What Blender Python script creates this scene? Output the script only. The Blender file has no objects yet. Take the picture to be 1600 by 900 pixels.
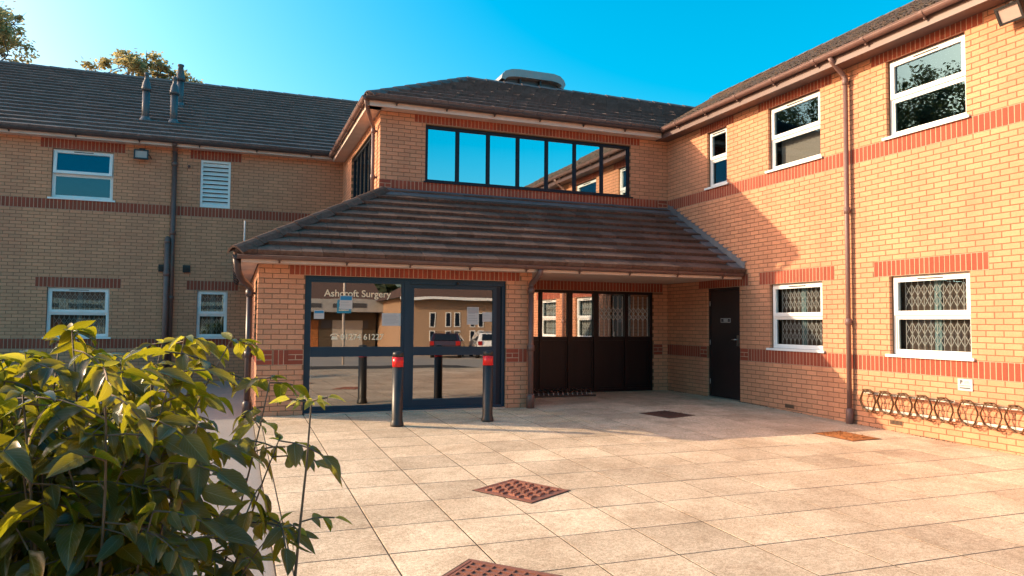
import bpy, math, random
from mathutils import Vector, Matrix
random.seed(7)
SC = bpy.context.scene
COL = SC.collection
PI = math.pi

# ------------------------------------------------------------------ camera
CAM = Vector((-8.6305, -13.4502, 1.3893))
PITCH, YAW, ROLL = math.radians(2.7474), math.radians(-20.671), math.radians(-0.4834)
FPX = 1143.6
RM = Matrix.Rotation(YAW, 3, 'Z') @ Matrix.Rotation(PITCH, 3, 'X') @ Matrix.Rotation(ROLL, 3, 'Y')
RGT, FWD, UPV = RM.col[0].copy(), RM.col[1].copy(), RM.col[2].copy()
cd = bpy.data.cameras.new('camera')
cam = bpy.data.objects.new('camera', cd)
COL.objects.link(cam)
m = Matrix.Identity(4)
for i in range(3):
    m[i][0], m[i][1], m[i][2], m[i][3] = RGT[i], UPV[i], -FWD[i], CAM[i]
cam.matrix_world = m
cd.sensor_width = 36.0
cd.lens = FPX / 1600 * 36.0
cd.clip_start = 0.05
cd.clip_end = 2000
SC.camera = cam

def px(p):
    d = Vector(p) - CAM
    z = d.dot(FWD)
    if z < 0.05:
        return None
    return 800 + FPX * d.dot(RGT) / z, 450 - FPX * d.dot(UPV) / z, z

# ------------------------------------------------------------------ light
SUN = Vector((-1.0, 0.54, 0.445)).normalized()
el = math.asin(SUN.z)
world = bpy.data.worlds.new('World')
SC.world = world
world.use_nodes = True
wn = world.node_tree.nodes
wl = world.node_tree.links
bg = wn['Background']
sky = wn.new('ShaderNodeTexSky')
sky.sky_type = 'NISHITA'
sky.sun_disc = False
sky.sun_elevation = el
sky.sun_rotation = math.atan2(SUN.x, SUN.y)
sky.air_density = 1.0
sky.dust_density = 4.0
sky.ozone_density = 2.2
hs = wn.new('ShaderNodeHueSaturation')
hs.inputs['Hue'].default_value = 0.468
hs.inputs['Saturation'].default_value = 1.80
hs.inputs['Value'].default_value = 0.93
wl.new(sky.outputs[0], hs.inputs['Color'])
wl.new(hs.outputs[0], bg.inputs['Color'])
bg.inputs['Strength'].default_value = 0.15
sl = bpy.data.lights.new('sun', 'SUN')
sl.energy = 2.75
sl.angle = math.radians(0.53)
sl.color = (1.0, 0.80, 0.53)
so = bpy.data.objects.new('sun', sl)
COL.objects.link(so)
so.rotation_euler = SUN.to_track_quat('Z', 'Y').to_euler()
so.location = (-30, 20, 25)
SC.view_settings.view_transform = 'Standard'
SC.view_settings.look = 'None'
SC.view_settings.exposure = 1.3
SC.view_settings.gamma = 1.0
SC.cycles.max_bounces = 8
SC.cycles.transparent_max_bounces = 12

# ------------------------------------------------------------------ materials
def newmat(name):
    mt = bpy.data.materials.new(name)
    mt.use_nodes = True
    return mt, mt.node_tree.nodes, mt.node_tree.links, mt.node_tree.nodes['Principled BSDF']

def rgba(c):
    return (c[0], c[1], c[2], 1.0)

def mat(name, c1, c2=None, scale=8.0, rough=0.6, metal=0.0, spec=0.5, bump=0.0, bscale=60.0, tint=0.0, rnd=0.0, stain=None, sscale=0.8, coat=0.0, stretch=None, sstretch=None):
    """Principled surface: colour varies c1..c2 with noise, with the piece's own tint and a large stain colour."""
    mt, n, l, b = newmat(name)
    b.inputs['Roughness'].default_value = rough
    b.inputs['Metallic'].default_value = metal
    b.inputs['Specular IOR Level'].default_value = spec
    b.inputs['Coat Weight'].default_value = coat
    geo = n.new('ShaderNodeNewGeometry')
    pos = geo.outputs['Position']
    if stretch:
        mp = n.new('ShaderNodeMapping')
        mp.inputs['Scale'].default_value = stretch
        l.new(pos, mp.inputs['Vector'])
        pos = mp.outputs[0]
    col = None
    if c2 is not None:
        nz = n.new('ShaderNodeTexNoise')
        nz.inputs['Scale'].default_value = scale
        nz.inputs['Detail'].default_value = 6
        nz.inputs['Roughness'].default_value = 0.65
        l.new(pos, nz.inputs['Vector'])
        rp = n.new('ShaderNodeValToRGB')
        rp.color_ramp.elements[0].position = 0.3
        rp.color_ramp.elements[1].position = 0.7
        rp.color_ramp.elements[0].color = rgba(c1)
        rp.color_ramp.elements[1].color = rgba(c2)
        l.new(nz.outputs['Fac'], rp.inputs['Fac'])
        col = rp.outputs['Color']
    else:
        v = n.new('ShaderNodeRGB')
        v.outputs[0].default_value = rgba(c1)
        col = v.outputs[0]
    if stain is not None:
        nz2 = n.new('ShaderNodeTexNoise')
        nz2.inputs['Scale'].default_value = sscale
        nz2.inputs['Detail'].default_value = 7
        nz2.inputs['Roughness'].default_value = 0.6
        if sstretch:
            mp2 = n.new('ShaderNodeMapping')
            mp2.inputs['Scale'].default_value = sstretch
            l.new(geo.outputs['Position'], mp2.inputs['Vector'])
            l.new(mp2.outputs[0], nz2.inputs['Vector'])
        else:
            l.new(geo.outputs['Position'], nz2.inputs['Vector'])
        r2 = n.new('ShaderNodeValToRGB')
        r2.color_ramp.elements[0].position = 0.42
        r2.color_ramp.elements[1].position = 0.72
        r2.color_ramp.elements[0].color = (0, 0, 0, 1)
        r2.color_ramp.elements[1].color = (stain[3],) * 3 + (1,)
        l.new(nz2.outputs['Fac'], r2.inputs['Fac'])
        mx = n.new('ShaderNodeMixRGB')
        l.new(r2.outputs['Color'], mx.inputs['Fac'])
        l.new(col, mx.inputs['Color1'])
        mx.inputs['Color2'].default_value = rgba(stain)
        col = mx.outputs['Color']
    if tint or rnd:
        if tint:
            at = n.new('ShaderNodeAttribute')
            at.attribute_name = 'tint'
            src, amt = at.outputs['Fac'], tint
        else:
            oi = n.new('ShaderNodeObjectInfo')
            src, amt = oi.outputs['Random'], rnd
        mr = n.new('ShaderNodeMapRange')
        mr.inputs['To Min'].default_value = 1 - amt
        mr.inputs['To Max'].default_value = 1 + amt
        l.new(src, mr.inputs['Value'])
        hv = n.new('ShaderNodeHueSaturation')
        l.new(mr.outputs[0], hv.inputs['Value'])
        l.new(col, hv.inputs['Color'])
        col = hv.outputs['Color']
    l.new(col, b.inputs['Base Color'])
    if bump:
        nb = n.new('ShaderNodeTexNoise')
        nb.inputs['Scale'].default_value = bscale
        nb.inputs['Detail'].default_value = 5
        l.new(geo.outputs['Position'], nb.inputs['Vector'])
        bp = n.new('ShaderNodeBump')
        bp.inputs['Strength'].default_value = bump
        bp.inputs['Distance'].default_value = 0.01
        l.new(nb.outputs['Fac'], bp.inputs['Height'])
        l.new(bp.outputs[0], b.inputs['Normal'])
    return mt

def glass(name, refl, tintc=(0.8, 0.86, 0.86), ior=1.5, wob=0.02, rcol=(1, 1, 1), mult=1.6):
    mt, n, l, b = newmat(name)
    n.remove(b)
    out = n['Material Output']
    tr = n.new('ShaderNodeBsdfTransparent')
    tr.inputs[0].default_value = rgba(tintc)
    gl = n.new('ShaderNodeBsdfGlossy')
    gl.inputs['Roughness'].default_value = 0.0
    gl.inputs['Color'].default_value = rgba(rcol)
    fr = n.new('ShaderNodeFresnel')
    fr.inputs['IOR'].default_value = ior
    ad = n.new('ShaderNodeMath')
    ad.operation = 'MULTIPLY_ADD'
    ad.use_clamp = True
    ad.inputs[1].default_value = mult
    ad.inputs[2].default_value = refl
    l.new(fr.outputs[0], ad.inputs[0])
    mx = n.new('ShaderNodeMixShader')
    l.new(ad.outputs[0], mx.inputs[0])
    l.new(tr.outputs[0], mx.inputs[1])
    l.new(gl.outputs[0], mx.inputs[2])
    l.new(mx.outputs[0], out.inputs['Surface'])
    if wob:
        geo = n.new('ShaderNodeNewGeometry')
        nz = n.new('ShaderNodeTexNoise')
        nz.inputs['Scale'].default_value = 1.6
        nz.inputs['Detail'].default_value = 1
        l.new(geo.outputs['Position'], nz.inputs['Vector'])
        bp = n.new('ShaderNodeBump')
        bp.inputs['Strength'].default_value = wob
        bp.inputs['Distance'].default_value = 0.05
        l.new(nz.outputs['Fac'], bp.inputs['Height'])
        l.new(bp.outputs[0], gl.inputs['Normal'])
    return mt

M = {}
M['buff'] = mat('buff_brick', (.60, .262, .138), (.68, .318, .175), 40, .85, bump=.25, bscale=180, tint=.085, stain=(.42, .17, .10, .42), sscale=1.5, sstretch=(1, 1, .3))
M['red'] = mat('red_brick', (.265, .046, .021), (.325, .064, .030), 40, .8, bump=.2, bscale=180, tint=.14, stain=(.28, .08, .04, .3), sscale=1.3)
M['mortar'] = mat('mortar', (.20, .105, .055), (.26, .145, .08), 30, .95)
M['pale_mortar'] = mat('pale_mortar', (.44, .26, .165), (.52, .33, .22), 30, .95)
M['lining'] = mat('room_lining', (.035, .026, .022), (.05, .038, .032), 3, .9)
M['tile'] = mat('concrete_tile', (.092, .050, .037), (.155, .090, .068), 14, .95, spec=.15, bump=.35, bscale=120, tint=.2, stain=(.20, .13, .10, .45), sscale=22)
M['tile_dark'] = mat('concrete_tile_dark', (.135, .092, .082), (.215, .152, .135), 14, .8, spec=.25, bump=.3, bscale=120, tint=.14, stain=(.14, .12, .115, .4), sscale=1.4)
M['tile_moss'] = mat('mossy_tile', (.07, .048, .042), (.15, .10, .08), 18, .95, bump=.8, bscale=70, tint=.25, stain=(.10, .085, .045, .6), sscale=5)
M['lead'] = mat('lead_sheet', (.085, .083, .09), (.14, .135, .145), 9, .55, bump=.3, bscale=14, stain=(.19, .18, .18, .5), sscale=4)
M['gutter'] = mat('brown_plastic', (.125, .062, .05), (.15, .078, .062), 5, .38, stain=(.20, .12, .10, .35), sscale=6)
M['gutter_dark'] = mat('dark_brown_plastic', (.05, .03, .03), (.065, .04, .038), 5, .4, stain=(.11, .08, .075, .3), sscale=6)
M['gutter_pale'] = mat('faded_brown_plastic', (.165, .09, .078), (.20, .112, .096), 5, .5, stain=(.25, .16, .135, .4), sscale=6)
M['fascia'] = mat('cream_board', (.66, .50, .42), (.72, .56, .47), 3, .5, stain=(.48, .34, .27, .45), sscale=3.5)
M['fascia_brown'] = mat('brown_board', (.125, .072, .064), (.155, .09, .08), 3, .5)
M['white'] = mat('white_upvc', (.80, .80, .78), (.84, .84, .82), 3, .3, stain=(.66, .64, .58, .35), sscale=5)
M['rubber'] = mat('black_rubber', (.015, .015, .015), rough=.6)
M['teal'] = mat('blue_grey_aluminium', (.009, .030, .052), (.012, .036, .06), 3, .4, metal=0.0, spec=.3)
M['navy'] = mat('dark_navy_aluminium', (.007, .012, .022), (.009, .015, .026), 3, .45, spec=.25)
M['timber'] = mat('dark_stained_timber', (.011, .0035, .0035), (.018, .006, .006), 9, .45, stretch=(1, 1, .06), spec=.3)
M['door'] = mat('dark_brown_door', (.022, .013, .013), (.028, .017, .016), 4, .42)
M['steel'] = mat('brushed_steel', (.55, .53, .51), rough=.32, metal=1.0)
M['galv'] = mat('galvanised_steel', (.62, .58, .50), (.72, .68, .6), 20, .45, metal=.6)
M['rack'] = mat('weathered_rack_steel', (.085, .045, .022), (.14, .078, .038), 30, .5, metal=.45, stain=(.20, .075, .025, .7), sscale=12)
M['blackpl'] = mat('black_plastic', (.018, .016, .016), (.026, .023, .022), 12, .42, stain=(.06, .055, .05, .35), sscale=5)
M['redband'] = mat('red_reflective_band', (.75, .012, .012), (.82, .02, .018), 30, .3)
M['iron'] = mat('painted_cast_iron', (.27, .10, .065), (.35, .145, .095), 40, .6, metal=.2, bump=.3, bscale=120, stain=(.20, .07, .04, .6), sscale=7)
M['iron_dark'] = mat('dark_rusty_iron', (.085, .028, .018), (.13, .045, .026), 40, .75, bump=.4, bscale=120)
M['rust'] = mat('bright_rust_iron', (.28, .085, .02), (.42, .16, .045), 60, .85, bump=.6, bscale=150, stain=(.13, .05, .02, .7), sscale=14)
M['paper'] = mat('white_paper', (.52, .51, .49), rough=.7)
M['blue'] = mat('blue_print', (.02, .22, .42), rough=.5)
M['ink'] = mat('dark_print', (.05, .05, .055), rough=.6)
M['greyink'] = mat('faded_grey_print', (.36, .36, .36), rough=.6)
M['gold'] = mat('pale_gold_vinyl', (.85, .74, .52), rough=.5)
M['lens'] = mat('lamp_lens', (.42, .32, .28), (.48, .37, .32), 8, .25)
M['hood'] = mat('pale_grey_metal', (.30, .295, .28), (.37, .36, .345), 4, .42, metal=.15, stain=(.36, .34, .32, .4), sscale=3)
M['flue'] = mat('grey_flue_metal', (.085, .085, .09), (.115, .11, .115), 8, .45, metal=.2)
M['tan'] = mat('tan_brick_far', (.34, .22, .14), (.42, .28, .18), 12, .9)
M['blind'] = mat('grey_fabric_blind', (.35, .32, .29), (.42, .39, .35), 40, .9)
M['curtain_backing'] = mat('pale_curtain', (.42, .36, .31), (.50, .43, .37), 20, .9)
M['brown_backing'] = mat('brown_curtain_and_reflection', (.13, .095, .08), (.18, .135, .115), 25, .95)  # curtain colour that also paints the brown reflection behind the sunlit panes
M['bluebar'] = mat('pale_blue_panel', (.22, .34, .36), rough=.6)
M['grille'] = mat('white_grille', (.80, .79, .76), rough=.45)
M['pole'] = mat('pale_pole', (.55, .5, .46), rough=.5)
M['g_win'] = glass('window_glass', .11, (.7, .75, .75), rcol=(.45, .72, .84))
M['g_sun'] = glass('sunny_window_glass', .06, (.75, .78, .78), rcol=(.26, .54, .72), mult=1.4)  # sunlit wing's copy of the window glass, sky reflection coloured blue and dimmed
M['g_mirror'] = glass('solar_glass', .62, (.25, .33, .36), 1.5, .012, (.72, .84, .88))
M['g_door'] = glass('entrance_glass', .36, (.55, .55, .52), 1.5, .012, (.74, .74, .74))
M['g_dark'] = glass('screen_glass', .42, (.5, .48, .45), 1.5, .0)
# slabs: exposed aggregate
def slab_mat():
    mt, n, l, b = newmat('aggregate_slab')
    b.inputs['Roughness'].default_value = .85
    b.inputs['Specular IOR Level'].default_value = .35
    geo = n.new('ShaderNodeNewGeometry')
    pos = geo.outputs['Position']
    def noise(sc, det=3, rg=.6):
        z = n.new('ShaderNodeTexNoise')
        z.inputs['Scale'].default_value = sc
        z.inputs['Detail'].default_value = det
        z.inputs['Roughness'].default_value = rg
        l.new(pos, z.inputs['Vector'])
        return z.outputs['Fac']
    def ramp(f, a, c, p0, p1):
        r = n.new('ShaderNodeValToRGB')
        r.color_ramp.elements[0].position = p0
        r.color_ramp.elements[1].position = p1
        r.color_ramp.elements[0].color = rgba(a)
        r.color_ramp.elements[1].color = rgba(c)
        l.new(f, r.inputs['Fac'])
        return r.outputs['Color']
    def mix(f, a, c, mode='MIX', fac=None):
        x = n.new('ShaderNodeMixRGB')
        x.blend_type = mode
        if f is None:
            x.inputs['Fac'].default_value = fac
        else:
            l.new(f, x.inputs['Fac'])
        l.new(a, x.inputs['Color1'])
        if isinstance(c, tuple):
            x.inputs['Color2'].default_value = rgba(c)
        else:
            l.new(c, x.inputs['Color2'])
        return x.outputs['Color']
    speck = ramp(noise(120, 4, .75), (.50, .37, .255), (.86, .70, .52), .38, .60)
    big = ramp(noise(1.1, 7, .62), (.80, .76, .72), (1.08, 1.06, 1.04), .35, .62)
    c = mix(None, speck, big, 'MULTIPLY', 1.0)
    c = mix(None, c, ramp(noise(38, 5, .7), (.74, .70, .66), (1.08, 1.07, 1.06), .36, .60), 'MULTIPLY', 1.0)
    c = mix(None, c, ramp(noise(4.5, 6, .7), (.84, .81, .78), (1.04, 1.04, 1.04), .34, .58), 'MULTIPLY', 1.0)
    vo = n.new('ShaderNodeTexVoronoi')
    vo.inputs['Scale'].default_value = 85
    l.new(pos, vo.inputs['Vector'])
    dots = ramp(vo.outputs['Distance'], (1, 1, 1), (0, 0, 0), .10, .22)
    c = mix(dots, c, (.24, .155, .11))
    oi = n.new('ShaderNodeObjectInfo')
    mr = n.new('ShaderNodeMapRange')
    mr.inputs['To Min'].default_value = .85
    mr.inputs['To Max'].default_value = 1.13
    l.new(oi.outputs['Random'], mr.inputs['Value'])
    hv = n.new('ShaderNodeHueSaturation')
    l.new(mr.outputs[0], hv.inputs['Value'])
    l.new(c, hv.inputs['Color'])
    l.new(hv.outputs['Color'], b.inputs['Base Color'])
    bp = n.new('ShaderNodeBump')
    bp.inputs['Strength'].default_value = .5
    bp.inputs['Distance'].default_value = .004
    l.new(noise(140, 4, .7), bp.inputs['Height'])
    l.new(bp.outputs[0], b.inputs['Normal'])
    return mt
M['slab'] = slab_mat()
M['joint'] = mat('slab_joint', (.03, .019, .012), (.06, .04, .026), 30, .95)
M['asphalt'] = mat('asphalt', (.23, .19, .17), (.36, .305, .275), 90, .9, bump=.6, bscale=160, stain=(.40, .34, .30, .4), sscale=.9)
M['carpark'] = mat('pale_car_park', (.36, .28, .22), (.46, .37, .29), 60, .9, bump=.4, bscale=120, stain=(.28, .23, .19, .5), sscale=.35)
M['soil'] = mat('bed_soil', (.06, .045, .03), (.10, .075, .05), 30, .95, bump=.8, bscale=40)
M['stem'] = mat('shrub_stem', (.10, .055, .03), (.17, .10, .055), 40, .7)
M['bark'] = mat('bark', (.07, .055, .045), (.13, .105, .085), 8, .9, bump=.6, bscale=12)

def leaf_mat(name, dark, light, trans, tfac, yellow=None, rough=.25, veins=True):
    mt, n, l, b = newmat(name)
    out = n['Material Output']
    at = n.new('ShaderNodeAttribute')
    at.attribute_name = 'tint'
    rp = n.new('ShaderNodeValToRGB')
    rp.color_ramp.elements[0].color = rgba(dark)
    rp.color_ramp.elements[1].color = rgba(light)
    rp.color_ramp.elements[1].position = .9
    if yellow:
        e = rp.color_ramp.elements.new(.95)
        e.color = rgba(yellow)
    l.new(at.outputs['Fac'], rp.inputs['Fac'])
    col = rp.outputs['Color']
    if veins:
        uv = n.new('ShaderNodeUVMap')
        uv.uv_map = 'UVMap'
        sp = n.new('ShaderNodeSeparateXYZ')
        l.new(uv.outputs[0], sp.inputs[0])
        def math_(op, a, c):
            k = n.new('ShaderNodeMath')
            k.operation = op
            for i, q in enumerate((a, c)):
                if q is None:
                    continue
                if isinstance(q, float):
                    k.inputs[i].default_value = q
                else:
                    l.new(q, k.inputs[i])
            return k.outputs[0]
        side = math_('ABSOLUTE', math_('SUBTRACT', sp.outputs[1], .5), None)
        rib = math_('LESS_THAN', side, .018)
        ph = math_('SUBTRACT', math_('MULTIPLY', sp.outputs[0], 9.0), math_('MULTIPLY', side, 7.0))
        fr = math_('FRACT', ph, None)
        ven = math_('LESS_THAN', fr, .10)
        vv = math_('MAXIMUM', rib, math_('MULTIPLY', ven, .6))
        mx = n.new('ShaderNodeMixRGB')
        l.new(math_('MULTIPLY', vv, .5), mx.inputs['Fac'])
        l.new(col, mx.inputs['Color1'])
        mx.inputs['Color2'].default_value = (.30, .32, .12, 1)
        col = mx.outputs['Color']
        bp = n.new('ShaderNodeBump')
        bp.inputs['Strength'].default_value = .35
        bp.inputs['Distance'].default_value = .003
        l.new(math_('SUBTRACT', 1.0, vv), bp.inputs['Height'])
        l.new(bp.outputs[0], b.inputs['Normal'])
    l.new(col, b.inputs['Base Color'])
    b.inputs['Roughness'].default_value = rough
    b.inputs['Specular IOR Level'].default_value = .4
    tl = n.new('ShaderNodeBsdfTranslucent')
    m2 = n.new('ShaderNodeMixRGB')
    m2.blend_type = 'MULTIPLY'
    m2.inputs['Fac'].default_value = 0.0
    tl.inputs['Color'].default_value = rgba(trans)
    ms = n.new('ShaderNodeMixShader')
    ms.inputs[0].default_value = tfac
    l.new(b.outputs[0], ms.inputs[1])
    l.new(tl.outputs[0], ms.inputs[2])
    l.new(ms.outputs[0], out.inputs['Surface'])
    return mt
M['leaf'] = leaf_mat('shrub_leaf', (.006, .010, .0025), (.026, .036, .006), (.95, .86, .03), .19)
M['leaf_young'] = leaf_mat('young_leaf', (.16, .17, .03), (.30, .27, .05), (.62, .56, .06), .45)
M['leaf_yellow'] = leaf_mat('yellow_leaf', (.42, .30, .02), (.50, .34, .03), (.75, .55, .03), .45)
M['tree_leaf'] = leaf_mat('tree_leaf', (.17, .15, .085), (.36, .31, .17), (.70, .58, .25), .45, veins=False, rough=.5)
M['wood_leaf'] = leaf_mat('woodland_leaf', (.03, .045, .02), (.06, .075, .03), (.1, .12, .03), .2, veins=False, rough=.7)

# ------------------------------------------------------------------ object helpers
WM = {}
I4 = Matrix.Identity(4)

def put(o, parent=None, W=I4):
    COL.objects.link(o)
    if parent is not None:
        o.parent = parent
        o.matrix_basis = WM[parent.name].inverted() @ W
    else:
        o.matrix_basis = W
    WM[o.name] = W.copy()
    return o

def tag(o, label=None, cat=None, group=None, kind=None):
    if label: o['label'] = label
    if cat: o['category'] = cat
    if group: o['group'] = group
    if kind: o['kind'] = kind
    return o

def empty(name, loc, label=None, cat=None, group=None, kind=None, rz=0.0, parent=None):
    o = bpy.data.objects.new(name, None)
    o.empty_display_size = .2
    put(o, parent, Matrix.Translation(loc) @ Matrix.Rotation(rz, 4, 'Z'))
    return tag(o, label, cat, group, kind)

class MB:
    def __init__(s):
        s.v, s.f, s.t, s.s, s.uv = [], [], [], [], []
        s.tint = 0.5
    def face(s, pts, smooth=False):
        i = len(s.v)
        s.v += [tuple(p) for p in pts]
        s.f.append(tuple(range(i, i + len(pts))))
        s.t.append(s.tint)
        s.s.append(smooth)
    def box(s, x0, x1, y0, y1, z0, z1, skip=''):
        i = len(s.v)
        s.v += [(x0, y0, z0), (x1, y0, z0), (x1, y1, z0), (x0, y1, z0), (x0, y0, z1), (x1, y0, z1), (x1, y1, z1), (x0, y1, z1)]
        F = {'b': (0, 3, 2, 1), 't': (4, 5, 6, 7), 'f': (0, 1, 5, 4), 'r': (1, 2, 6, 5), 'k': (2, 3, 7, 6), 'l': (3, 0, 4, 7)}
        for k, q in F.items():
            if k not in skip:
                s.f.append(tuple(i + a for a in q)); s.t.append(s.tint); s.s.append(False)
    def cbox(s, x0, x1, y0, y1, z0, z1, c):
        """box whose front (y0) face is chamfered by c, open at the back"""
        i = len(s.v)
        s.v += [(x0 + c, y0, z0 + c), (x1 - c, y0, z0 + c), (x1 - c, y0, z1 - c), (x0 + c, y0, z1 - c),
                (x0, y0 + c, z0), (x1, y0 + c, z0), (x1, y0 + c, z1), (x0, y0 + c, z1),
                (x0, y1, z0), (x1, y1, z0), (x1, y1, z1), (x0, y1, z1)]
        s.f.append((i, i + 1, i + 2, i + 3))
        for k in range(4):
            j = (k + 1) % 4
            s.f.append((i + 4 + k, i + 4 + j, i + j, i + k))
            s.f.append((i + 8 + k, i + 8 + j, i + 4 + j, i + 4 + k))
        s.t += [s.tint] * 9
        s.s += [False] * 9
    def tube(s, pts, r, n=8, closed=False, caps=True, sx=1.0):
        pts = [Vector(p) for p in pts]
        N = len(pts)
        rs = r if isinstance(r, (list, tuple)) else [r] * N
        ref = None
        rings = []
        for k in range(N):
            if closed:
                d = pts[(k + 1) % N] - pts[k - 1]
            else:
                d = pts[min(k + 1, N - 1)] - pts[max(k - 1, 0)]
            d.normalize()
            if ref is None:
                a = Vector((0, 0, 1)) if abs(d.z) < .9 else Vector((1, 0, 0))
                ref = (a - d * a.dot(d)).normalized()
            else:
                ref = (ref - d * ref.dot(d)).normalized()
            w = d.cross(ref)
            i = len(s.v)
            for q in range(n):
                a = 2 * PI * q / n
                s.v.append(tuple(pts[k] + (ref * math.cos(a) + w * math.sin(a) * sx) * rs[k]))
            rings.append(i)
        for k in range(N if closed else N - 1):
            a, c = rings[k], rings[(k + 1) % N]
            for q in range(n):
                q2 = (q + 1) % n
                s.f.append((a + q, a + q2, c + q2, c + q)); s.t.append(s.tint); s.s.append(n > 4)
        if caps and not closed:
            for a, rev in ((rings[0], True), (rings[-1], False)):
                idx = [a + q for q in range(n)]
                s.f.append(tuple(reversed(idx)) if rev else tuple(idx)); s.t.append(s.tint); s.s.append(False)
    def lathe(s, prof, c=(0, 0, 0), n=16):
        rings = []
        for r, z in prof:
            rings.append(len(s.v))
            for q in range(n):
                a = 2 * PI * q / n
                s.v.append((c[0] + r * math.cos(a), c[1] + r * math.sin(a), c[2] + z))
        for a, b_ in zip(rings, rings[1:]):
            for q in range(n):
                q2 = (q + 1) % n
                s.f.append((a + q, a + q2, b_ + q2, b_ + q)); s.t.append(s.tint); s.s.append(True)
        s.f.append(tuple(reversed(range(rings[0], rings[0] + n)))); s.t.append(s.tint); s.s.append(False)
        s.f.append(tuple(range(rings[-1], rings[-1] + n))); s.t.append(s.tint); s.s.append(False)
    def mesh(s, name, mt):
        me = bpy.data.meshes.new(name)
        me.from_pydata(s.v, [], s.f)
        me.polygons.foreach_set('use_smooth', s.s)
        a = me.attributes.new('tint', 'FLOAT', 'FACE')
        a.data.foreach_set('value', s.t)
        if s.uv:
            u = me.uv_layers.new(name='UVMap')
            flat = []
            for f in s.f:
                for q in f:
                    flat += s.uv[q]
            u.data.foreach_set('uv', flat)
        me.materials.append(mt)
        me.update()
        return me
    def build(s, name, mt, parent=None, W=I4, kind=None):
        o = bpy.data.objects.new(name, s.mesh(name, mt))
        put(o, parent, W)
        if kind: o['kind'] = kind
        return o

def text_mesh(body, size, mt, off):
    cu = bpy.data.curves.new('lettering', 'FONT')
    cu.body = body; cu.size = size; cu.extrude = .0006; cu.offset = off
    t = bpy.data.objects.new('lettering_source', cu)
    COL.objects.link(t)
    dg = bpy.context.evaluated_depsgraph_get()
    me = bpy.data.meshes.new_from_object(t.evaluated_get(dg))
    bpy.data.objects.remove(t)
    me.name = 'lettering'
    me.materials.clear(); me.materials.append(mt)
    return me

def obj(name, me, parent=None, W=I4):
    return put(bpy.data.objects.new(name, me), parent, W)

def frame_matrix(origin, xdir, ydir):
    x, y = Vector(xdir), Vector(ydir)
    z = x.cross(y)
    mm = Matrix.Identity(4)
    for i in range(3):
        mm[i][0], mm[i][1], mm[i][2], mm[i][3] = x[i], y[i], z[i], origin[i]
    return mm

# wall frames: local x runs along the wall, y into the building, z up
W_R = frame_matrix((0, 0, 0), (0, -1, 0), (1, 0, 0))       # sunlit wing, x = distance from the inner corner
W_M = frame_matrix((0, 0, 0), (1, 0, 0), (0, 1, 0))
W_P = frame_matrix((0, -2.13, 0), (1, 0, 0), (0, 1, 0))
W_L = frame_matrix((0, 5.10, 0), (1, 0, 0), (0, 1, 0))
XM, XP = -6.20, -8.33                                       # side faces of the middle block and the porch
W_MS = frame_matrix((XM, 0, 0), (0, -1, 0), (1, 0, 0))
W_PS = frame_matrix((XP, 0, 0), (0, -1, 0), (1, 0, 0))
W_PE = frame_matrix((-4.0, 0, 0), (0, 1, 0), (-1, 0, 0))

def gz(y):
    return 0.0 if y > -2.2 else 0.02 * (y + 2.2)

# ------------------------------------------------------------------ brickwork
_bm = {}
def brick_mesh(w, h, mk, var):
    k = (round(w, 3), round(h, 3), mk, var)
    if k not in _bm:
        b = MB()
        b.tint = (var + .5) / 10
        b.cbox(0, w, 0, .05, 0, h, .004)
        _bm[k] = b.mesh('brick_' + mk, M[mk])
    return _bm[k]

def cut(iv, blocks):
    out = [iv]
    for a, b in blocks:
        nx = []
        for p, q in out:
            if b <= p or a >= q:
                nx.append((p, q))
            else:
                if a > p: nx.append((p, a))
                if b < q: nx.append((b, q))
        out = nx
    return [(p, q) for p, q in out if q - p > .02]

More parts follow.
